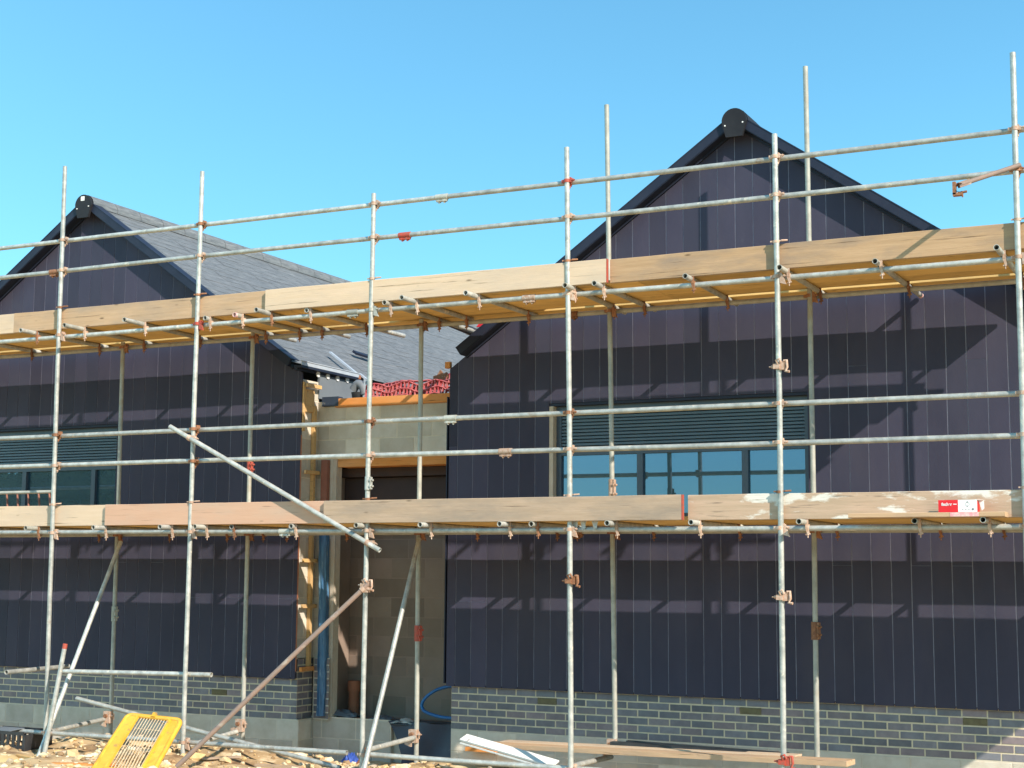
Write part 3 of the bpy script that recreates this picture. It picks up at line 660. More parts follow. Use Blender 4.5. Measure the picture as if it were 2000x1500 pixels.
# transoms
def clip(o, x, y, z, m):
    mb = MB(); zl = z-.0483
    mb.cyl((x+.012, y, zl), (x+.036, y, zl), .031, 12); mb.box((x+.010, y-.036, zl+.0), (x+.034, y-.024, zl+.07))
    mb.prism([(x+.006, y-.034, zl+.01), (x+.032, y-.034, zl+.01), (x+.044, y-.034, zl-.05), (x+.026, y-.034, zl-.055)], (0, .012, 0))
    mb.cyl((x+.03, y-.026, zl-.085), (x+.03, y-.026, zl-.02), .0055, 6); mb.cyl((x+.012, y-.026, zl-.058), (x+.05, y-.026, zl-.050), .008, 6); mb.cyl((x+.03, y-.026, zl-.062), (x+.03, y-.026, zl-.05), .012, 6)
    mb.build('putlog_clip', m, o, (x, y, zl))
ZT = ZR['upper']+.0483
up = [(-14.3, 12.4, -14.25, 13.9), (-13.2, 12.42, -13.16, 13.9), (-12.143, 12.40, -12.113, 13.865), (-11.448, 12.326, -11.463, 13.924), (-10.601, 12.30, -10.669, 13.923), (-9.751, 12.565, -9.758, 14.24), (-9.343, 12.53, -9.30, 13.88), (-8.963, 12.371, -9.032, 14.24),
      (-8.509, 12.60, -8.436, 14.437), (-7.558, 12.54, -7.569, 14.422), (-7.265, 12.372, -7.24, 13.80), (-6.588, 12.408, -6.52, 13.86), (-5.574, 12.439, -5.606, 14.004), (-5.291, 12.457, -5.274, 13.987), (-4.424, 12.477, -4.436, 14.008),
      (-3.558, 12.444, -3.529, 13.958), (-2.757, 12.52, -2.718, 14.27), (-1.752, 12.377, -1.74, 13.9)]
wh = ['left of the view', 'at the left edge', 'left of the first front standard', 'at the first front standard', 'between the first and second front standards', 'beside the second front standard', 'with a pink painted end', 'at the left end of the new pale toe board',
      'ending flush with the ledger', 'just right of the third front standard', 'second right of the third front standard', 'halfway between the third and fourth front standards', 'beside the fourth front standard', 'under the red painted board end', 'before the right gable', 'beside the fifth front standard', 'whose red back end touches the right wall', 'beside the tallest front standard']
for i, (x0, y0, x1, y1) in enumerate(up):
    o = tube('transom_tube', (x0, y0, ZT), (x1, y1, ZT), f'transom under the upper deck, {wh[i]}', 'transom tube', 'transoms of the upper deck', GAL if i % 3 else GALD)
    clip(o, x0+(x1-x0)*.15, RY, ZT, R.choice((RUST, CREAM, CREAM)))
    clip(o, x0+(x1-x0)*.8, IY, ZT, RUST)
    if i in (6, 16):
        mb = MB(); p = Vector((x0, y0, ZT)) if i == 6 else Vector((x1, y1, ZT)); d = -.006 if i == 6 else .004
        mb.pipe(p+Vector((0, d, 0)), p+Vector((0, .05 if i == 6 else -.05, 0)), .0248, .0042, inner=.04); mb.build('painted_end', TIP, o, p)
ZT2 = ZR['lower']+.0483
lo = [(50, 0), (182, 0), (312, 0), (380, 0), (452, .2), (568, .15), (695, 0), (820, 0), (975, 0), (1037, .1), (1185, 0), (1349, 0), (1560, 0), (1786, .1), (1920, 0)]
wl2 = ['at the left edge', 'right of the first front standard', 'left of the second front standard', 'just right of the second front standard', 'seen end on between the second and third front standards', 'under the overlap of pinkish and grey toe boards', 'just left of the third front standard', 'just right of the third front standard', 'before the right corner of the doorway',
       'left of the fourth front standard', 'just right of the fourth front standard', 'under the gap between two toe boards', 'just right of the fifth front standard', 'left of the red and white box', 'right of the red and white box']
for i, (px, dy) in enumerate(lo):
    y0 = 12.45+dy*.8; p = at(px, 1025, y0); x1 = p.x+R.uniform(-.05, .05)
    o = tube('transom_tube', (p.x, y0, ZT2), (x1, R.uniform(13.8, 14.1), ZT2), f'transom under the lower deck, {wl2[i]}', 'transom tube', 'transoms of the lower deck', GAL if i % 3 else GALD)
    clip(o, p.x, RY, ZT2, R.choice((RUST, CREAM, CREAM))); clip(o, x1, IY, ZT2, RUST)
for x in (-15.9, -14.8, -13.7, -12.7, -.8):
    o = tube('transom_tube', (x, 12.45, ZT2), (x, 13.9, ZT2), 'transom under the lower deck beyond the edge of the view', 'transom tube', 'transoms beyond the view')
# low transoms between the two rows
for i, (pa, pb) in enumerate((((102, 1428), (207, 1404)), ((362, 1458), (466, 1428)), ((720, 1464), (812, 1440)), ((1118, 1496), (1194, 1478)))):
    a = at(*pa, D+.06); b = at(*pb, I-.03); d = (b-a).normalized()
    tube('transom_tube', a-d*.02, b, f'low transom joining the feet of the {ORD[i]} pair of standards from the left', 'transom tube', 'low transoms')
a = at(12, 1313, 12.2); tube('transom_tube', a, Vector((at(134, 1298, 13.35).x, 13.35, a.z)), 'loose short tube at knee height poking forward at the left edge', 'transom tube', 'low transoms')

# braces and rakers
a = at(332, 833, D-.052); b = at(742, 1075, D-.052)
o = tube('brace_tube', a, b, 'straight brace slanting down across the front, from the second to the third front standard', 'brace tube', 'slanting tubes')
for t_ in (.10, .945):
    p = a.lerp(b, t_); mb = MB(); d = (b-a).normalized()
    mb.cyl(p-d*.018, p+d*.018, .031, 12); mb.box((p.x-.035, p.y+.01, p.z-.02), (p.x+.05, p.y+.05, p.z+.025)); mb.cyl(p+Vector((.03, .02, .01)), p+Vector((.10, .02, -.012)), .0065, 6); mb.cyl(p+Vector((.065, .02, 0)), p+Vector((.08, .02, -.006)), .014, 6)
    mb.cyl(p+Vector((-.01, .052, -.02)), p+Vector((-.01, .052, .02)), .031, 12); mb.build('swivel_coupler', CREAM, o, p)
a = at(236, 1058, I-.055); b = at(97, 1420, D-.10); d = (b-a).normalized(); tube('raker_tube', a, atz(66, 1506, -.03) if False else b+d*.78, 'long raker at the left, slanting from the lower deck down to the ground', 'raker tube', 'slanting tubes')
a = at(127.5, 1258, D-.16); b = at(80, 1508, D-.30)
o = tube('raker_tube', a, b, 'short raker with a red painted top crossing the long one at the left', 'raker tube', 'slanting tubes')
mb = MB(); d = (b-a).normalized(); mb.pipe(a-d*.004, a+d*.05, .0249, .0044, inner=.04); mb.build('painted_end', REDST, o, a)
a = at(819, 1052, I-.055); b = at(722, 1457, D-.06); d = (b-a).normalized(); tube('raker_tube', a, b+d*.32, 'steep pale raker before the doorway', 'raker tube', 'slanting tubes')
a = at(719, 1141, D-.055); b = at(345, 1498, 11.75)
o = tube('raker_tube', a, b, 'rusty brown raker leaning from the ground against the third front standard', 'raker tube', 'slanting tubes', RUSTTUBE)
mb = MB(); d = (b-a).normalized(); p = a+d*.07; mb.cyl(p-d*.02, p+d*.02, .032, 12); mb.box((p.x-.02, p.y, p.z-.03), (p.x+.05, p.y+.06, p.z+.02)); mb.cyl(p+Vector((.02, 0, 0)), p+Vector((.09, .01, 0)), .008, 6); mb.build('swivel_coupler', CREAM, o, p)
a = at(150, 1364, 13.10); b = at(665, 1500, 12.95); tube('brace_tube', a, b, 'low slanting tube running behind the yellow frame down to the ground', 'brace tube', 'slanting tubes')

# swung out arm with an open coupler near the top right
a = at(1992, 322, D-.03); b = at(1872, 362, D-.42)
mb = MB(); mb.cyl(a, b, .019, 12); mb.bar(a.lerp(b, .82), b, .03, .045)
o = tag(mb.build('swing_arm', RUSTTUBE, None, a), 'rusty swung out arm with an open coupler at its end, upper right against the sky', 'scaffold fitting')
mb = MB(); x, y, z = b
mb.box((x-.045, y-.02, z-.075), (x-.02, y+.03, z+.03)); mb.grid([[(x+.012+.036*cos(t2), yy, z-.022+.036*sin(t2)) for t2 in [radians(60+24*k) for k in range(11)]] for yy in (y-.022, y+.03)])
mb.box((x-.045, y-.02, z-.085), (x+.03, y+.03, z-.062)); mb.cyl((x+.03, y, z-.10), (x+.03, y, z-.055), .007, 6); mb.cyl((x+.015, y, z-.062), (x+.065, y, z-.056), .010, 6); mb.build('coupler', RUST, o, b)

# ------------------------------------------------------------------ boards
def board(name, x0, x1, y0, y1, z0, z1, m, label, cat, group=None, seed=0):
    rr = random.Random(seed); mb = MB(); n = max(2, int((x1-x0)/.35)); rows = []
    for i in range(n+1):
        x = x0+(x1-x0)*i/n; w1, w2, w3 = [rr.uniform(-.0025, .0025) for _ in range(3)]
        e = .004
        rows.append([(x, y0+w3, z0+e), (x, y0+w3, z1-e+w1), (x, y0+e+w3, z1+w1), (x, y1-e, z1+w2), (x, y1, z1-e+w2), (x, y1, z0+e), (x, y1-e, z0), (x, y0+e+w3, z0)])
    mb.grid(rows, False, True); mb.face(rows[0][::-1]); mb.face(rows[-1])
    return tag(mb.build(name, m, None, (x0, y0, z0)), label, cat, group)
TY = D+.030; ZD = ZT+.0245; ZD2 = ZT2+.0245
G = 'toe boards along the front of the decks'
xp = lambda px, y, Y: at(px, y, Y).x
u1, u2, u3 = xp(27, 640, TY), xp(518, 590, TY-.04), xp(1187, 535, TY-.04)
board('toe_board', -16.2, u1-.002, TY+.0, TY+.038, ZD, ZD+.222, WNEW, 'pale toe board at the far left end of the upper deck', 'toe board', G, 1)
board('toe_board', u1, u2+.4, TY+.0, TY+.038, ZD, ZD+.222, WTAN, 'tan toe board of the upper deck, before the left gable', 'toe board', G, 2)
board('toe_board', u2, u3-.015, TY-.040, TY-.002, ZD, ZD+.222, WNEW, 'new pale toe board of the upper deck, against the sky between the gables', 'toe board', G, 3)
mb = MB(); mb.box((u3-.015, TY-.041, ZD+.002), (u3-.009, TY-.001, ZD+.2225)); o = tag(mb.build('board_end_band', REDST, None, (u3-.014, TY, ZD)), 'red painted band on the end of the new pale upper toe board', 'board end')
board('toe_board', u3+.006, -1.30, TY+.0, TY+.038, ZD, ZD+.222, WOLD, 'older brown toe board of the upper deck, before the right gable', 'toe board', G, 4)
l1, l2, l3, l4 = xp(205, 1005, TY-.04), xp(632, 1000, TY-.08), xp(1341, 995, TY), xp(1347, 995, TY)
board('toe_board', -16.2, l1+.3, TY+.0, TY+.038, ZD2, ZD2+.222, WNEW, 'pale toe board at the left end of the lower deck', 'toe board', G, 5)
board('toe_board', l1, l2+.2, TY-.040, TY-.002, ZD2, ZD2+.222, WPINK, 'pinkish toe board of the lower deck, under the crossing brace', 'toe board', G, 6)
board('toe_board', l2, l3-.02, TY-.080, TY-.042, ZD2, ZD2+.222, WGREY, 'greyish brown toe board of the lower deck, with a red painted right end', 'toe board', G, 7)
mb = MB(); mb.box((l3-.02, TY-.0805, ZD2+.001), (l3-.008, TY-.0415, ZD2+.2225)); o = tag(mb.build('board_end_band', REDST, None, (l3-.02, TY, ZD2)), 'red painted band on the end of the greyish lower toe board', 'board end')
board('toe_board', l3+.014, .5, TY+.0, TY+.038, ZD2, ZD2+.222, WFLK, 'weathered toe board of the lower deck with flaking white patches, behind the box', 'toe board', G, 8)
# deck boards, five rows: four outside, a gap at the standards, one inside near the wall
rows_u = [(12.675, 12.91, 'outermost'), (12.915, 13.15, 'second'), (13.155, 13.39, 'third'), (13.395, 13.652, 'fourth'), (13.755, 14.03, 'wall side')]
segu = [(-16.2, -12.5), (-12.495, -8.75), (-8.745, -4.95), (-4.945, -1.55)]
sn_ = ['at the left edge', 'before the left building', 'before the gap between the buildings', 'before the right building']
for j, (y0, y1, rn) in enumerate(rows_u):
    for k, (x0, x1) in enumerate(segu):
        x1e = x1 + (.0 if k < 3 else (.0, .03, -.06, .02, .0)[j])
        board('deck_board', x0, x1e, y0+R.uniform(0, .006), y1, ZD, ZD+.038, WDECK, f'{rn} deck board of the upper platform, length {sn_[k]}', 'deck board', 'deck boards', j*10+k)
segl = [(-16.2, -12.2), (-12.195, -8.3), (-8.295, -4.4), (-4.395, .45)]
for j, (y0, y1, rn) in enumerate(rows_u):
    for k, (x0, x1) in enumerate(segl):
        board('deck_board', x0, x1, y0+R.uniform(0, .006), y1, ZD2, ZD2+.038, WDECK, f'{rn} deck board of the lower platform, length {sn_[k]}', 'deck board', 'deck boards', 100+j*10+k)
xa, xb = xp(1655, 1015, D-.20), xp(1962, 1015, D-.20)
BZ = ZD2
o = board('plank', xa, xb, D-.17, TY-.002, BZ, BZ+.038, WTAN, 'short plank laid in front of the lower toe board, carrying the red and white box', 'plank', None, 55)
mb = MB(); mb.box((xp(1856, 1015, D-.17), D-.1715, BZ+.004), (xp(1912, 1015, D-.17), D-.1695, BZ+.036)); mb.build('paint_mark', TIP, o, (xa, D-.17, BZ))

board('plank', -8.15, -6.35, 13.632, 13.80, ZD+.040, ZD+.072, WTAN, 'unseen plank added over the deck gap of the upper platform to block the sun, before the passage', 'plank', None, 71)  # added, unseen: closes the gap so no sunlit strip falls on the link wall
board('plank', -8.0, -6.55, 13.632, 13.80, ZD2+.040, ZD2+.072, WTAN, 'unseen plank added over the deck gap of the lower platform to block the sun, before the doorway', 'plank', None, 72)  # added, unseen: meant to keep a sun streak out of the doorway
# ------------------------------------------------------------------ things on and around the scaffold
# cardboard box on the plank
BX0, BX1 = xp(1833, 1000, D-.15), xp(1917, 1000, D-.15); BY0, BY1 = D-.15, D-.03; bz = BZ+.039; bh = .098
root = empty('cardboard_box', (BX0, BY0, bz), 'small red and white cardboard box with an open flap, standing on the lower deck', 'box')
xm = BX0+(BX1-BX0)*.46
m = MB(); m.box((BX0, BY0, bz), (xm, BY1, bz+bh)); m.build('red_half', CARDR, root)
m = MB(); m.box((xm+.0005, BY0, bz), (BX1-.035, BY1, bz+bh)); m.build('white_half', CARDW, root)
m = MB(); m.face([(BX1-.034, BY0+.004, bz+.001), (BX1-.002, BY0+.02, bz+.001), (BX1+.0, BY1, bz+.001), (BX1-.034, BY1, bz+.001)]); m.box((BX1-.0345, BY0+.02, bz), (BX1-.031, BY1, bz+bh*.9)); m.build('inside', CARDR, root)
m = MB(); z1 = bz+bh
m.prism([(BX1-.05, BY0+.002, z1), (BX1-.034, BY0+.0, z1+.001), (BX1+.012, BY0+.05, z1-.004), (BX1+.012, BY1+.004, z1-.002), (BX1-.05, BY1, z1+.001)], (0, 0, .002))
m.prism([(BX1-.03, BY0+.055, bz+bh), (BX1+.012, BY0+.055, bz+bh-.004), (BX1+.014, BY0+.058, bz+.03), (BX1-.006, BY0+.058, bz+.012)], (0, .002, 0)); m.build('flap', CARDW, root)
m = MB(); m.prism([(BX0+.005, BY0+.01, z1+.0005), (BX0+.04, BY0+.01, z1+.0005), (BX0+.06, BY1-.01, z1+.0005), (BX0+.02, BY1-.01, z1+.0005)], (0, 0, .0012)); m.build('top_label', CARDW, root)
fc = bpy.data.curves.new('lettering', 'FONT'); fc.body = 'fischer'; fc.size = .045; fc.extrude = .0006; fc.offset = .0012
fo = bpy.data.objects.new('lettering', fc); COL.objects.link(fo); fc.materials.append(CARDW)
dg = bpy.context.evaluated_depsgraph_get(); fm_ = bpy.data.meshes.new_from_object(fo.evaluated_get(dg)); bpy.data.objects.remove(fo)
wx = max(v.co.x for v in fm_.vertices); fo = bpy.data.objects.new('lettering', fm_); COL.objects.link(fo); fm_.materials.clear(); fm_.materials.append(CARDW)
fo.parent = root; fo.rotation_euler = (pi/2, 0, 0); sc = (xm-BX0)*.54/wx; fo.scale = (sc, sc*1.15, 1); fo.location = ((xm-BX0)*.16, -.0012, .052)
m = MB(); m.box((BX0+(xm-BX0)*.76, BY0-.0012, bz+.060), (BX0+(xm-BX0)*.93, BY0+.001, bz+.067)); m.build('dash', CARDW, root)
m = MB(); cx = (xm+BX1-.035)/2
def tri(x, z, s, up): m.face([(x-s, BY0-.001, z), (x+s, BY0-.001, z), (x, BY0-.001, z+(s*1.4 if up else -s*1.4))])
for z, u in ((.076, True), (.050, False)): tri(cx, bz+z, .008, u)
for dx in (-.036, -.012, .012): tri(cx+dx, bz+.024, .006, False)
m.cyl((cx+.042, BY0-.001, bz+.022), (cx+.042, BY0+.001, bz+.022), .009, 12)
m.path([(cx+.016*cos(t2), BY0-.0005, bz+.062+.014*sin(t2)) for t2 in [radians(30*k) for k in range(13)]], .001, 5); m.build('symbols', INK, root)

# red brick guard on the lower deck at the left edge
root = empty('brick_guard', (-12.2, 12.9, ZD2+.04), 'red barred guard with a pale top tube on the lower deck, left edge', 'guard frame')
m = MB(); a = at(-60, 964, 12.95); b = at(104, 957, 12.95); b.z = a.z; m.cyl(a, b, .019, 12); m.build('top_bar', GALD, root)
m = MB()
for k in range(8):
    t_ = .08+.125*k; p = a.lerp(b, t_); m.cyl(p, p+Vector((.10, -.06, -.34)), .011, 8)
m.cyl(a+Vector((.06, -.035, -.2)), b+Vector((.06, -.035, -.2)), .008, 8); m.build('bars', REDBR, root)

# yellow guard frame leaning among the rubble
Q = [at(250, 1396, 12.25), at(355, 1407, 12.25), atz(300, 1531, .0), atz(172, 1515, .0)]
Q[2] = at(290, 1525, 11.55); Q[3] = at(176, 1512, 11.55)
def q(u, v): return Q[0].lerp(Q[1], u).lerp(Q[3].lerp(Q[2], u), v)
nrm = (Q[1]-Q[0]).cross(Q[3]-Q[0]).normalized()
if nrm.y > 0: nrm = -nrm
root = empty('wire_guard', q(.5, 1), 'yellow plastic framed wire guard leaning back among the rubble', 'guard frame')
m = MB(); r_ = .09; pts = []
for cx_, cy_, a0 in ((r_, r_*.8, 180), (1-r_, r_*.8, 270), (1-r_, 1-r_*.8, 0), (r_, 1-r_*.8, 90)):
    for k in range(5):
        an = radians(a0+22.5*k); pts.append((cx_+r_*cos(an), cy_+r_*.8*sin(an)))
pts.append(pts[0]); pts.append(pts[1]); m.path([q(u, v) for u, v in pts], .024, 10); m.build('rim', YEL, root)
def panel(u0, v0, u1, v1, d=0, th=.012):
    mb2 = MB(); c = [q(u0, v0)+nrm*d, q(u1, v0)+nrm*d, q(u1, v1)+nrm*d, q(u0, v1)+nrm*d]; mb2.prism(c, nrm*th); return mb2
for u0, u1 in ((.02, .23), (.80, .98)):
    sp = panel(u0, .03, u1, .96).build('side_panel', YEL, root)
    panel(u1-.03 if u0 < .5 else u0, .03, u1 if u0 < .5 else u0+.03, .96, .012, .018).build('rib', YEL, sp)
panel(.02, .90, .98, .97, .013, .02).build('bottom_bar', YEL, root)
panel(.46, -.05, .53, .02, .01, .02).build('hook', YEL, root)
m = MB()
for k in range(10):
    u = .275+.053*k; m.path([q(u, .03), q(u+.004*sin(k), .5), q(u, .92)], .0042, 6)
for v in (.2, .55, .8): m.path([q(.24, v)-nrm*.006, q(.8, v)-nrm*.006], .003, 6)
m.build('wires', WIRE, root)

# broken black crate
root = empty('plastic_crate', (-12.5, 12.7, 0), 'broken black plastic crate half buried in rubble at the lower left corner', 'crate')
A0 = at(-45, 1478, 12.55); cw, cdp, ch = .72, .42, .20; cz = -.02
m = MB(); ox_ = A0.x
m.box((ox_, 12.5, cz), (ox_+cw, 12.5+cdp, cz+.02)); 
for y in (12.5, 12.5+cdp-.015):
    m.box((ox_, y, cz+ch-.035), (ox_+cw*.97, y+.015, cz+ch)); m.box((ox_, y, cz+.02), (ox_+cw, y+.015, cz+.05))
    for k in range(10): m.box((ox_+.01+k*.075, y+.001, cz+.05), (ox_+.045+k*.075, y+.014, cz+ch-.034))
for x in (ox_, ox_+cw-.015):
    m.box((x, 12.516, cz+.02), (x+.015, 12.5+cdp-.016, cz+ch-.03))
m.box((ox_+.02, 12.52, cz+ch-.02), (ox_+cw*.5, 12.6, cz+ch+.005))
m.build('shell', BLACKP, root)
m = MB(); m.prism([(ox_+.1, 12.52, cz+ch+.003), (ox_+.5, 12.5, cz+ch-.002), (ox_+.56, 12.66, cz+ch+.02), (ox_+.2, 12.72, cz+ch+.012)], (0, 0, .006)); m.build('loose_lid', GREYM, root)

# sandstone lump at the lower left corner
m = MB(); c = at(5, 1500, 11.75); rr = random.Random(3)
rows = []
for i in range(9):
    ph = pi*i/8; rows.append([(c.x-.04+.37*sin(ph)*cos(t2)*(1+.16*sin(3*t2+i)+rr.uniform(-.06, .06)), c.y+.24*sin(ph)*sin(t2)*(1+.14*cos(2*t2+i)), c.z-.07+.21*cos(ph)*(1+rr.uniform(-.07, .07))) for t2 in [2*pi*k/14 for k in range(14)]])
m.grid(rows, True, True)
tag(m.build('sandstone_lump', SANDST, None, (c.x, c.y, 0)), 'large yellow sandstone lump in the lower left corner', 'rock')

# timber offcuts and scraps on the rubble
def offcut(pa, pb, Y, w, h, mm, label, cat='timber offcut', z=.03):
    a = atz(*pa, z); b = atz(*pb, z); mb = MB(); mb.bar(a, b, w, h); return tag(mb.build('timber_offcut', mm, None, a, bevel=.003), label, cat, 'timber offcuts')
offcut((88, 1480), (126, 1482), 0, .06, .025, YEL, 'short yellow stained offcut lying right of the sandstone lump')
offcut((100, 1492), (225, 1494), 0, .09, .025, WORNG, 'long orange offcut lying on the rubble left of the yellow frame')
offcut((145, 1481), (188, 1487), 0, .07, .025, WPINK, 'pinkish offcut lying on the rubble just left of the yellow frame')
offcut((110, 1470), (150, 1466), 0, .05, .02, WNEW, 'thin pale lath on the rubble right of the crossed rakers')
offcut((395, 1482), (470, 1478), 0, .05, .02, WGREY, 'greyish lath on the rubble right of the rusty raker')
offcut((500, 1494), (590, 1499), 0, .07, .025, WTAN, 'tan batten offcut on the rubble below the low ledger')
offcut((210, 1470), (235, 1480), 0, .04, .02, REDBR, 'reddish strip on the rubble behind the yellow frame')
offcut((35, 1476), (72, 1484), 0, .05, .03, WBAT, 'mossy batten piece behind the sandstone lump')

# clay pipe, blue pipe, plastic sheets in and below the doorway
p = at(691, 1362, 15.0); m = MB(); zb_ = .27
m.cyl((p.x, 15.0, zb_), (p.x, 15.0, zb_+.28), .058, 18); m.cyl((p.x, 15.0, zb_+.29), (p.x, 15.0, zb_+.40), .072, 18); m.cyl((p.x, 15.0, zb_+.28), (p.x, 15.0, zb_+.29), .066, 18)
for k in range(3): m.cyl((p.x, 15.0, zb_+.05+.07*k), (p.x, 15.0, zb_+.065+.07*k), .062, 18)
tag(m.build('clay_pipe', TERRA, None, (p.x, 15.0, zb_)), 'terracotta drain pipe end standing inside the doorway', 'drain pipe')
pts = [at(890, 1339, 14.75), at(870, 1342, 14.75), at(850, 1349, 14.72), at(832, 1362, 14.70), at(824, 1376, 14.68), at(828, 1388, 14.66), at(845, 1396, 14.65), at(866, 1401, 14.65), at(892, 1403, 14.65)]
def smooth(P, n=5):
    out = []
    for i in range(len(P)-1):
        p0, p1, p2, p3 = P[max(i-1, 0)], P[i], P[i+1], P[min(i+2, len(P)-1)]
        for k in range(n):
            t_ = k/n; out.append(.5*((2*p1)+(p2-p0)*t_+(2*p0-5*p1+4*p2-p3)*t_*t_+(3*p1-p0-3*p2+p3)*t_**3))
    return out+[P[-1]]
m = MB(); m.path(smooth(pts), .018, 10); tag(m.build('water_pipe', BLUEPIPE, None, pts[0]), 'blue water pipe curling out of the doorway by the right building', 'pipe')
# blue sheeting hanging round the doorway post
rr = random.Random(9); m = MB(); rows = []
for i in range(26):
    z = .30+2.30*i/25; r = []
    for k in range(9):
        u = k/8; x = X0+.115+.10*u; r.append((x+rr.uniform(-.006, .006)+.012*sin(z*2.1), LK-.06-.035*sin(pi*u)-.024*abs(sin(7*u+z*1.7))-rr.uniform(0, .008), z))
    rows.append(r)
m.grid(rows, True); m.grid([[(p_[0], LK-.02, p_[2]) for p_ in (r[0], r[-1])] for r in rows], False)
for e in (0, -1): m.grid([[r[e], (r[e][0], LK-.02, r[e][2])] for r in rows], False)
tag(m.build('plastic_sheet', BLUEP, None, (X0+.15, LK-.05, .3)), 'blue plastic sheet wrapped down the left side of the doorway', 'plastic sheet')
def crumple(name, mm, c, sx, sy, sz, label, seed, cat='plastic sheet'):
    rr = random.Random(seed); mb = MB(); n = 12; rows = []
    H_ = [[rr.uniform(0, 1) for _ in range(n+1)] for _ in range(n+1)]
    for j in range(n+1):
        r = []
        for i in range(n+1):
            u, v = i/n*2-1, j/n*2-1; e = max(0, 1-(abs(u)**2.5+abs(v)**2.5)*.6)
            r.append((c[0]+sx*u*(1+.15*rr.uniform(-1, 1)), c[1]+sy*v*(1+.15*rr.uniform(-1, 1)), c[2]+sz*e*(.35+.65*H_[j][i])))
        rows.append(r)
    mb.grid(rows, True); mb.grid([[(p_[0], p_[1], c[2]-.01) for p_ in r] for r in rows][::-1], True)
    return tag(mb.build(name, mm, None, c), label, cat)
c = at(672, 1398, 14.78); crumple('crumpled_sheet', GREYM, (c.x-.06, 14.80, .275), .22, .11, .10, 'crumpled grey membrane heap on the doorway threshold, left side', 21)
c = at(740, 1402, 14.8); crumple('crumpled_sheet', GREYM, (c.x+.02, 14.85, .265), .14, .12, .06, 'grey crumpled sheet on the doorway threshold behind the front standard', 22)
c = at(797, 1408, 14.72); crumple('crumpled_sheet', CLEARP, (c.x-.02, 14.70, .262), .13, .10, .06, 'pale torn sheet on the right end of the blockwork threshold', 23)
# dark membrane hanging over the broken end of the threshold
m = MB(); rr = random.Random(31); rows = []
for i in range(12):
    z = .285-.055*i; xl = -8.66+.20*max(0, min(1, i/7)); rows.append([(xl+(-7.745-xl)*k/8, LK-.03+.03*sin(k*1.1+i*.5)+rr.uniform(-.006, .006)-.012*i*.3, z+.01*sin(k*2)) for k in range(9)])
m.grid(rows, True); m.grid([[(xx, LK+.2, .285) for xx in (-8.66, -7.745)], [(xx, LK-.03, .286) for xx in (-8.66, -7.745)]])
tag(m.build('membrane_sheet', NAVYS, None, (-8.2, LK, .28)), 'dark blue membrane hanging over the broken end of the threshold', 'membrane sheet')
m = MB(); m.box((X0+1.0, LK+.06, -.4), (X1+.1, LK+.1, .20)); tag(m.build('threshold_core', BLOCKM, lk))
# blue bag and brown board by the foot of the third standard
p = at(690, 1480, 13.9); crumple('plastic_bag', mat('blue_bag', (.04, .10, .42), (.03, .07, .30), 9, .5), (p.x-.03, 13.9, p.z-.12), .10, .07, .20, 'crumpled bright blue bag on the ground near the third front standard', 24, 'plastic bag')
m = MB(); p = at(712, 1486, 13.6); m.path([(p.x-.20, 13.6, p.z-.14), (p.x-.10, 13.6, p.z-.07), (p.x-.02, 13.6, p.z+.02), (p.x+.03, 13.6, p.z+.12)], .03, 8); tag(m.build('bent_cardboard', TERRA, None, p), 'bent rusty brown strip beside the blue bag', 'scrap')
# torn clear film hanging under the lower deck at the fourth standard
rr = random.Random(8)
root = empty('torn_film', at(1142, 1018, D+.03), 'scraps of torn milky film caught under the lower deck beside the fourth front standard', 'plastic film')
for px in (1124, 1140, 1162):
    p = at(px, 1020, D+.03); rows = []; m = MB()
    for i in range(5): rows.append([(p.x+(k-1.5)*.022*(1-.15*i)+rr.uniform(-.006, .006), p.y+rr.uniform(-.01, .01), p.z+.02-.022*i) for k in range(4)])
    m.grid(rows, True); m.build('shred', CLEARP, root)

# planks stored on the low transoms at the right
def longboard(pa, pb, Y0, Y1, wd, th, mm, label, nm='plank', cat='plank'):
    a = at(*pa, Y0); b = at(*pb, Y1); b.z = a.z if abs(b.z-a.z) < .05 else b.z
    mb = MB(); mb.bar(a, b, wd, th); return tag(mb.build(nm, mm, None, a, bevel=.002), label, cat, 'stored planks')
longboard((930, 1453), (1662, 1490), 13.35, 13.0, .22, .045, WTAN, 'long tan plank stored low before the right building')
longboard((985, 1448), (1560, 1476), 13.48, 13.18, .16, .018, WNEW, 'thin pale board lying on the long tan plank')
longboard((1196, 1453), (1548, 1473), 13.45, 13.22, .09, .05, BLACKP, 'dusty black plastic trim lying on top of the stored planks', 'plastic_trim', 'plastic trim')
longboard((1225, 1449), (1540, 1466), 13.55, 13.34, .05, .03, BLACKP, 'second black trim length behind the dusty one', 'plastic_trim', 'plastic trim')
a = at(905, 1440, 13.05); b = at(1085, 1492, 12.85); m = MB(); m.bar(a, b, .115, .016, (0, -.40, 1)); m.bar(a+Vector((.0, -.064, -.046)), b+Vector((.0, -.064, -.046)), .010, .014)
tag(m.build('white_board', WHITE, None, a), 'white painted board with flaking specks, lying tilted on the low ledger', 'board')
m = MB(); a = at(925, 1462, 14.2); m.box((a.x-.1, 14.2, a.z-.03), (a.x+.25, 14.32, a.z+.01)); tag(m.build('brown_board_end', WORNG, None, a), 'brown board end behind the white board, against the foundation', 'board')

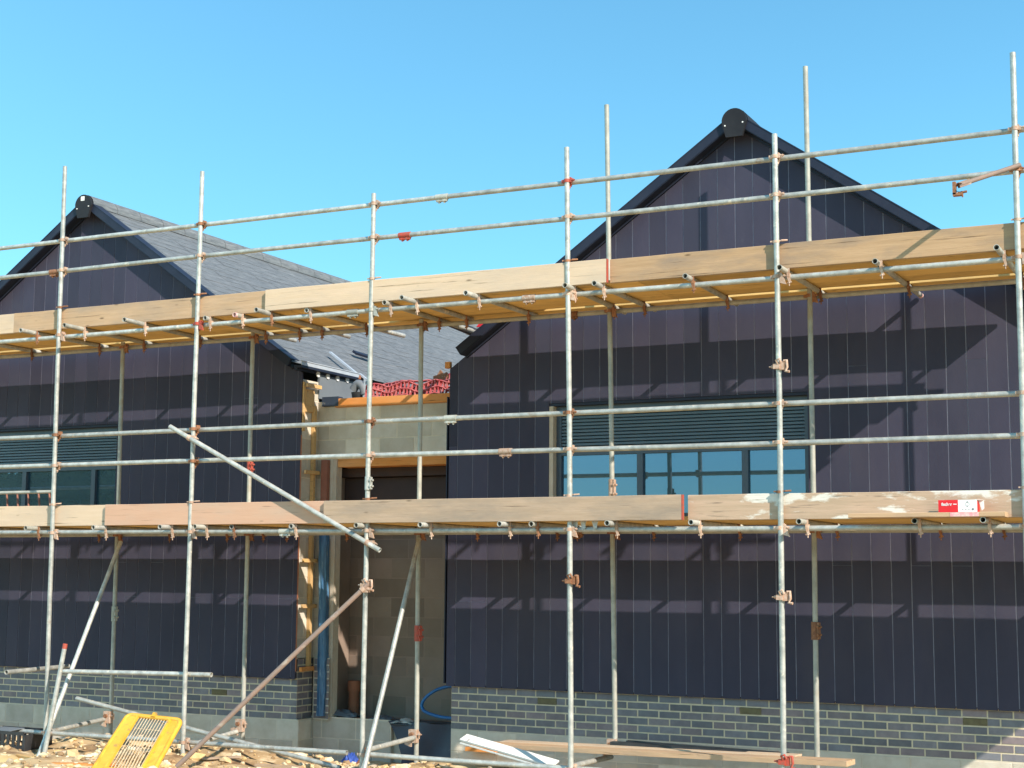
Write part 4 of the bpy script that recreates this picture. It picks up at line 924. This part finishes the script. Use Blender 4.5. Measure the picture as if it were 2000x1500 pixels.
# red mesh barrier lying crumpled along the link roof edge
root = empty('barrier_mesh', (-8.6, 14.9, 3.88), 'red plastic mesh barrier crumpled along the roof edge of the link', 'barrier mesh')
def lattice(name, P, nu, nv, wv, fn):
    mb = MB(); rr = random.Random(len(name)+nu)
    G_ = [[fn(i/nu, j/nv)+Vector((rr.uniform(-.008, .008), rr.uniform(-.01, .01), rr.uniform(-.008, .008))) for i in range(nu+1)] for j in range(nv+1)]
    for j in range(nv+1):
        for i in range(nu): mb.bar(G_[j][i], G_[j][i+1], .012, wv*1.9, (0, -1, .6))
    for j in range(nv):
        for i in range(nu+1): mb.bar(G_[j][i], G_[j+1][i], .012, wv*1.5, (0, -1, .4))
    return mb.build(name, MESHR, P)
lattice('mesh', root, 26, 3, .014, lambda u, v: Vector((-9.10+1.36*u, 14.95-.10*v+.03*sin(u*14), 3.885+.095*(3-3*v)/1.0*(.55+.45*u)+.02*sin(u*9+v*3))))
lattice('mesh_fold', root, 22, 2, .022, lambda u, v: Vector((-9.12+1.1*u, 14.80-.04*v, 3.885+.15*(1-v)+.025*sin(u*17))))
m = MB(); m.prism([(-8.33, 14.93, 4.02), (-8.10, 14.93, 4.04), (-8.12, 14.93, 4.12), (-8.16, 14.93, 4.17), (-8.20, 14.93, 4.15), (-8.24, 14.93, 4.20), (-8.28, 14.93, 4.14), (-8.33, 14.93, 4.13)], (0, .02, 0)); m.build('foot', RUST, root)
m = MB(); m.path([(-8.10, 14.92, 4.08), (-8.05, 14.92, 4.05), (-8.0, 14.92, 4.07), (-7.93, 14.92, 4.06), (-7.90, 14.92, 4.0), (-7.95, 14.92, 3.96), (-8.02, 14.92, 3.98)], .013, 8); m.path([(-7.93, 14.9, 4.17), (-7.88, 14.9, 4.03), (-7.82, 14.9, 3.93)], .011, 8); m.build('loop', MESHR, root)
# rainwater hopper and pipe standing on the link roof
root = empty('hopper', (-9.22, 14.95, 3.87), 'dark rainwater hopper with a bent pale outlet on the link roof', 'rain hopper')
p = at(700, 768, 14.95); x = p.x
m = MB(); m.cyl((x, 14.95, 3.86), (x, 14.95, 3.99), .062, 16, True, .085); m.build('bucket', BLACKP, root)
m = MB(); m.path(smooth([Vector((x-.06, 14.93, 4.02)), Vector((x-.0, 14.93, 4.09)), Vector((x+.07, 14.93, 4.05)), Vector((x+.10, 14.93, 3.96))]), .05, 12); m.build('outlet', GREYM, root)
m = MB(); m.prism([(x+.09, 14.90, 3.93), (x+.19, 14.90, 3.90), (x+.20, 14.90, 4.10), (x+.10, 14.90, 4.14)], (0, .02, 0)); m.cyl((x+.185, 14.88, 4.12), (x+.185, 14.90, 4.12), .028, 12); m.build('bracket', LEAD, root)
# pale strip lying on the slates
def roofpt(px, py, up=.03):
    # where the view ray meets the right slope of the left roof
    r = ray(px, py); o = Vector((0, 0, H)); n = Vector((SLOPE, 0, 1)); k = APEX+.0+SLOPE*(-12.89)+up*1.2
    t_ = (k-n.dot(o))/n.dot(r); return o+r*t_
m = MB(); m.bar(roofpt(645, 688, .06), roofpt(697, 730, .06), .05, .02, (.57, 0, .82)); m.bar(roofpt(702, 730, .06), roofpt(716, 741, .06), .05, .02, (.57, 0, .82))
tag(m.build('flashing_strip', LEAD, None, roofpt(645, 688, .06)), 'pale metal strip lying slantwise on the slate roof above the gap', 'metal strip')
m = MB(); m.bar(roofpt(692, 688, .05), roofpt(724, 698, .05), .07, .03, (.57, 0, .82)); tag(m.build('roof_batten', TRIM, None, roofpt(692, 688, .05)), 'short dark strip lying on the slate roof behind the third standard', 'roof strip')
# coiled pipe end and a red wrapper poking out above the left corner of the right roof
m = MB(); p = at(915, 646, 14.5); m.cyl(p+Vector((-.20, -.1, .10)), p+Vector((.05, .12, -.02)), .05, 14); tag(m.build('black_pipe', BLACKP, None, p), 'black pipe end poking out under the upper deck by the right roof corner', 'pipe')
m = MB(); p = at(938, 634, 14.6); m.prism([p+Vector((-.05, 0, -.02)), p+Vector((.05, 0, -.03)), p+Vector((.08, 0, .03)), p+Vector((0, 0, .03))], (0, .05, 0)); tag(m.build('red_wrapper', CARDR, None, p), 'small bright red wrapper by the right roof corner under the deck', 'wrapper')
m = MB(); p = at(925, 652, 14.7); m.prism([p+Vector((-.10, 0, 0)), p+Vector((.12, 0, .03)), p+Vector((.12, 0, .07)), p+Vector((-.06, 0, .05))], (0, .04, 0)); tag(m.build('pale_sheet_scrap', CLEARP, None, p), 'pale sheet scrap under the red wrapper by the right roof corner', 'plastic film')

# trees behind the camera, seen only as reflections in the left window
def tree(x, y, h, seed, label):
    rr = random.Random(seed); root = empty('tree', (x, y, 0), label, 'tree', 'trees behind the viewer')
    m = MB(); m.cyl((x, y, -.1), (x+.2, y, h*.55), .22, 9, True, .09)
    for k in range(6):
        a_ = k*1.05+rr.random(); z = h*(.3+.06*k); m.cyl((x, y, z), (x+cos(a_)*h*.25, y+sin(a_)*h*.25, z+h*.22), .07, 6, True, .02)
    m.build('trunk', BARK, root); m = MB()
    cl = [(x+rr.gauss(0, h*.2), y+rr.gauss(0, h*.2), h*rr.uniform(.30, .88), h*rr.uniform(.11, .19)) for _ in range(26)]
    for i in range(9000):
        c = rr.choice(cl); d = Vector((rr.gauss(0, 1), rr.gauss(0, 1), rr.gauss(0, 1))).normalized()*c[3]*rr.uniform(.5, 1.1); p = Vector(c[:3])+d
        a_ = Vector((rr.gauss(0, 1), rr.gauss(0, 1), rr.gauss(0, 1))).normalized()*.22; b_ = a_.orthogonal().normalized()*.15
        m.face([p-a_, p+b_, p+a_, p-b_])
    m.build('crown', LEAF, root)
tree(-52, -27, 8.5, 1, 'bushy tree behind the viewer, reflected in the left window')
tree(-60, -32, 7.5, 2, 'lower tree behind the viewer, reflected at the left edge of the left window')
tree(-47, -30, 7.0, 3, 'small tree behind the viewer, reflected near the left window mullion')
bpy.context.view_layer.update()
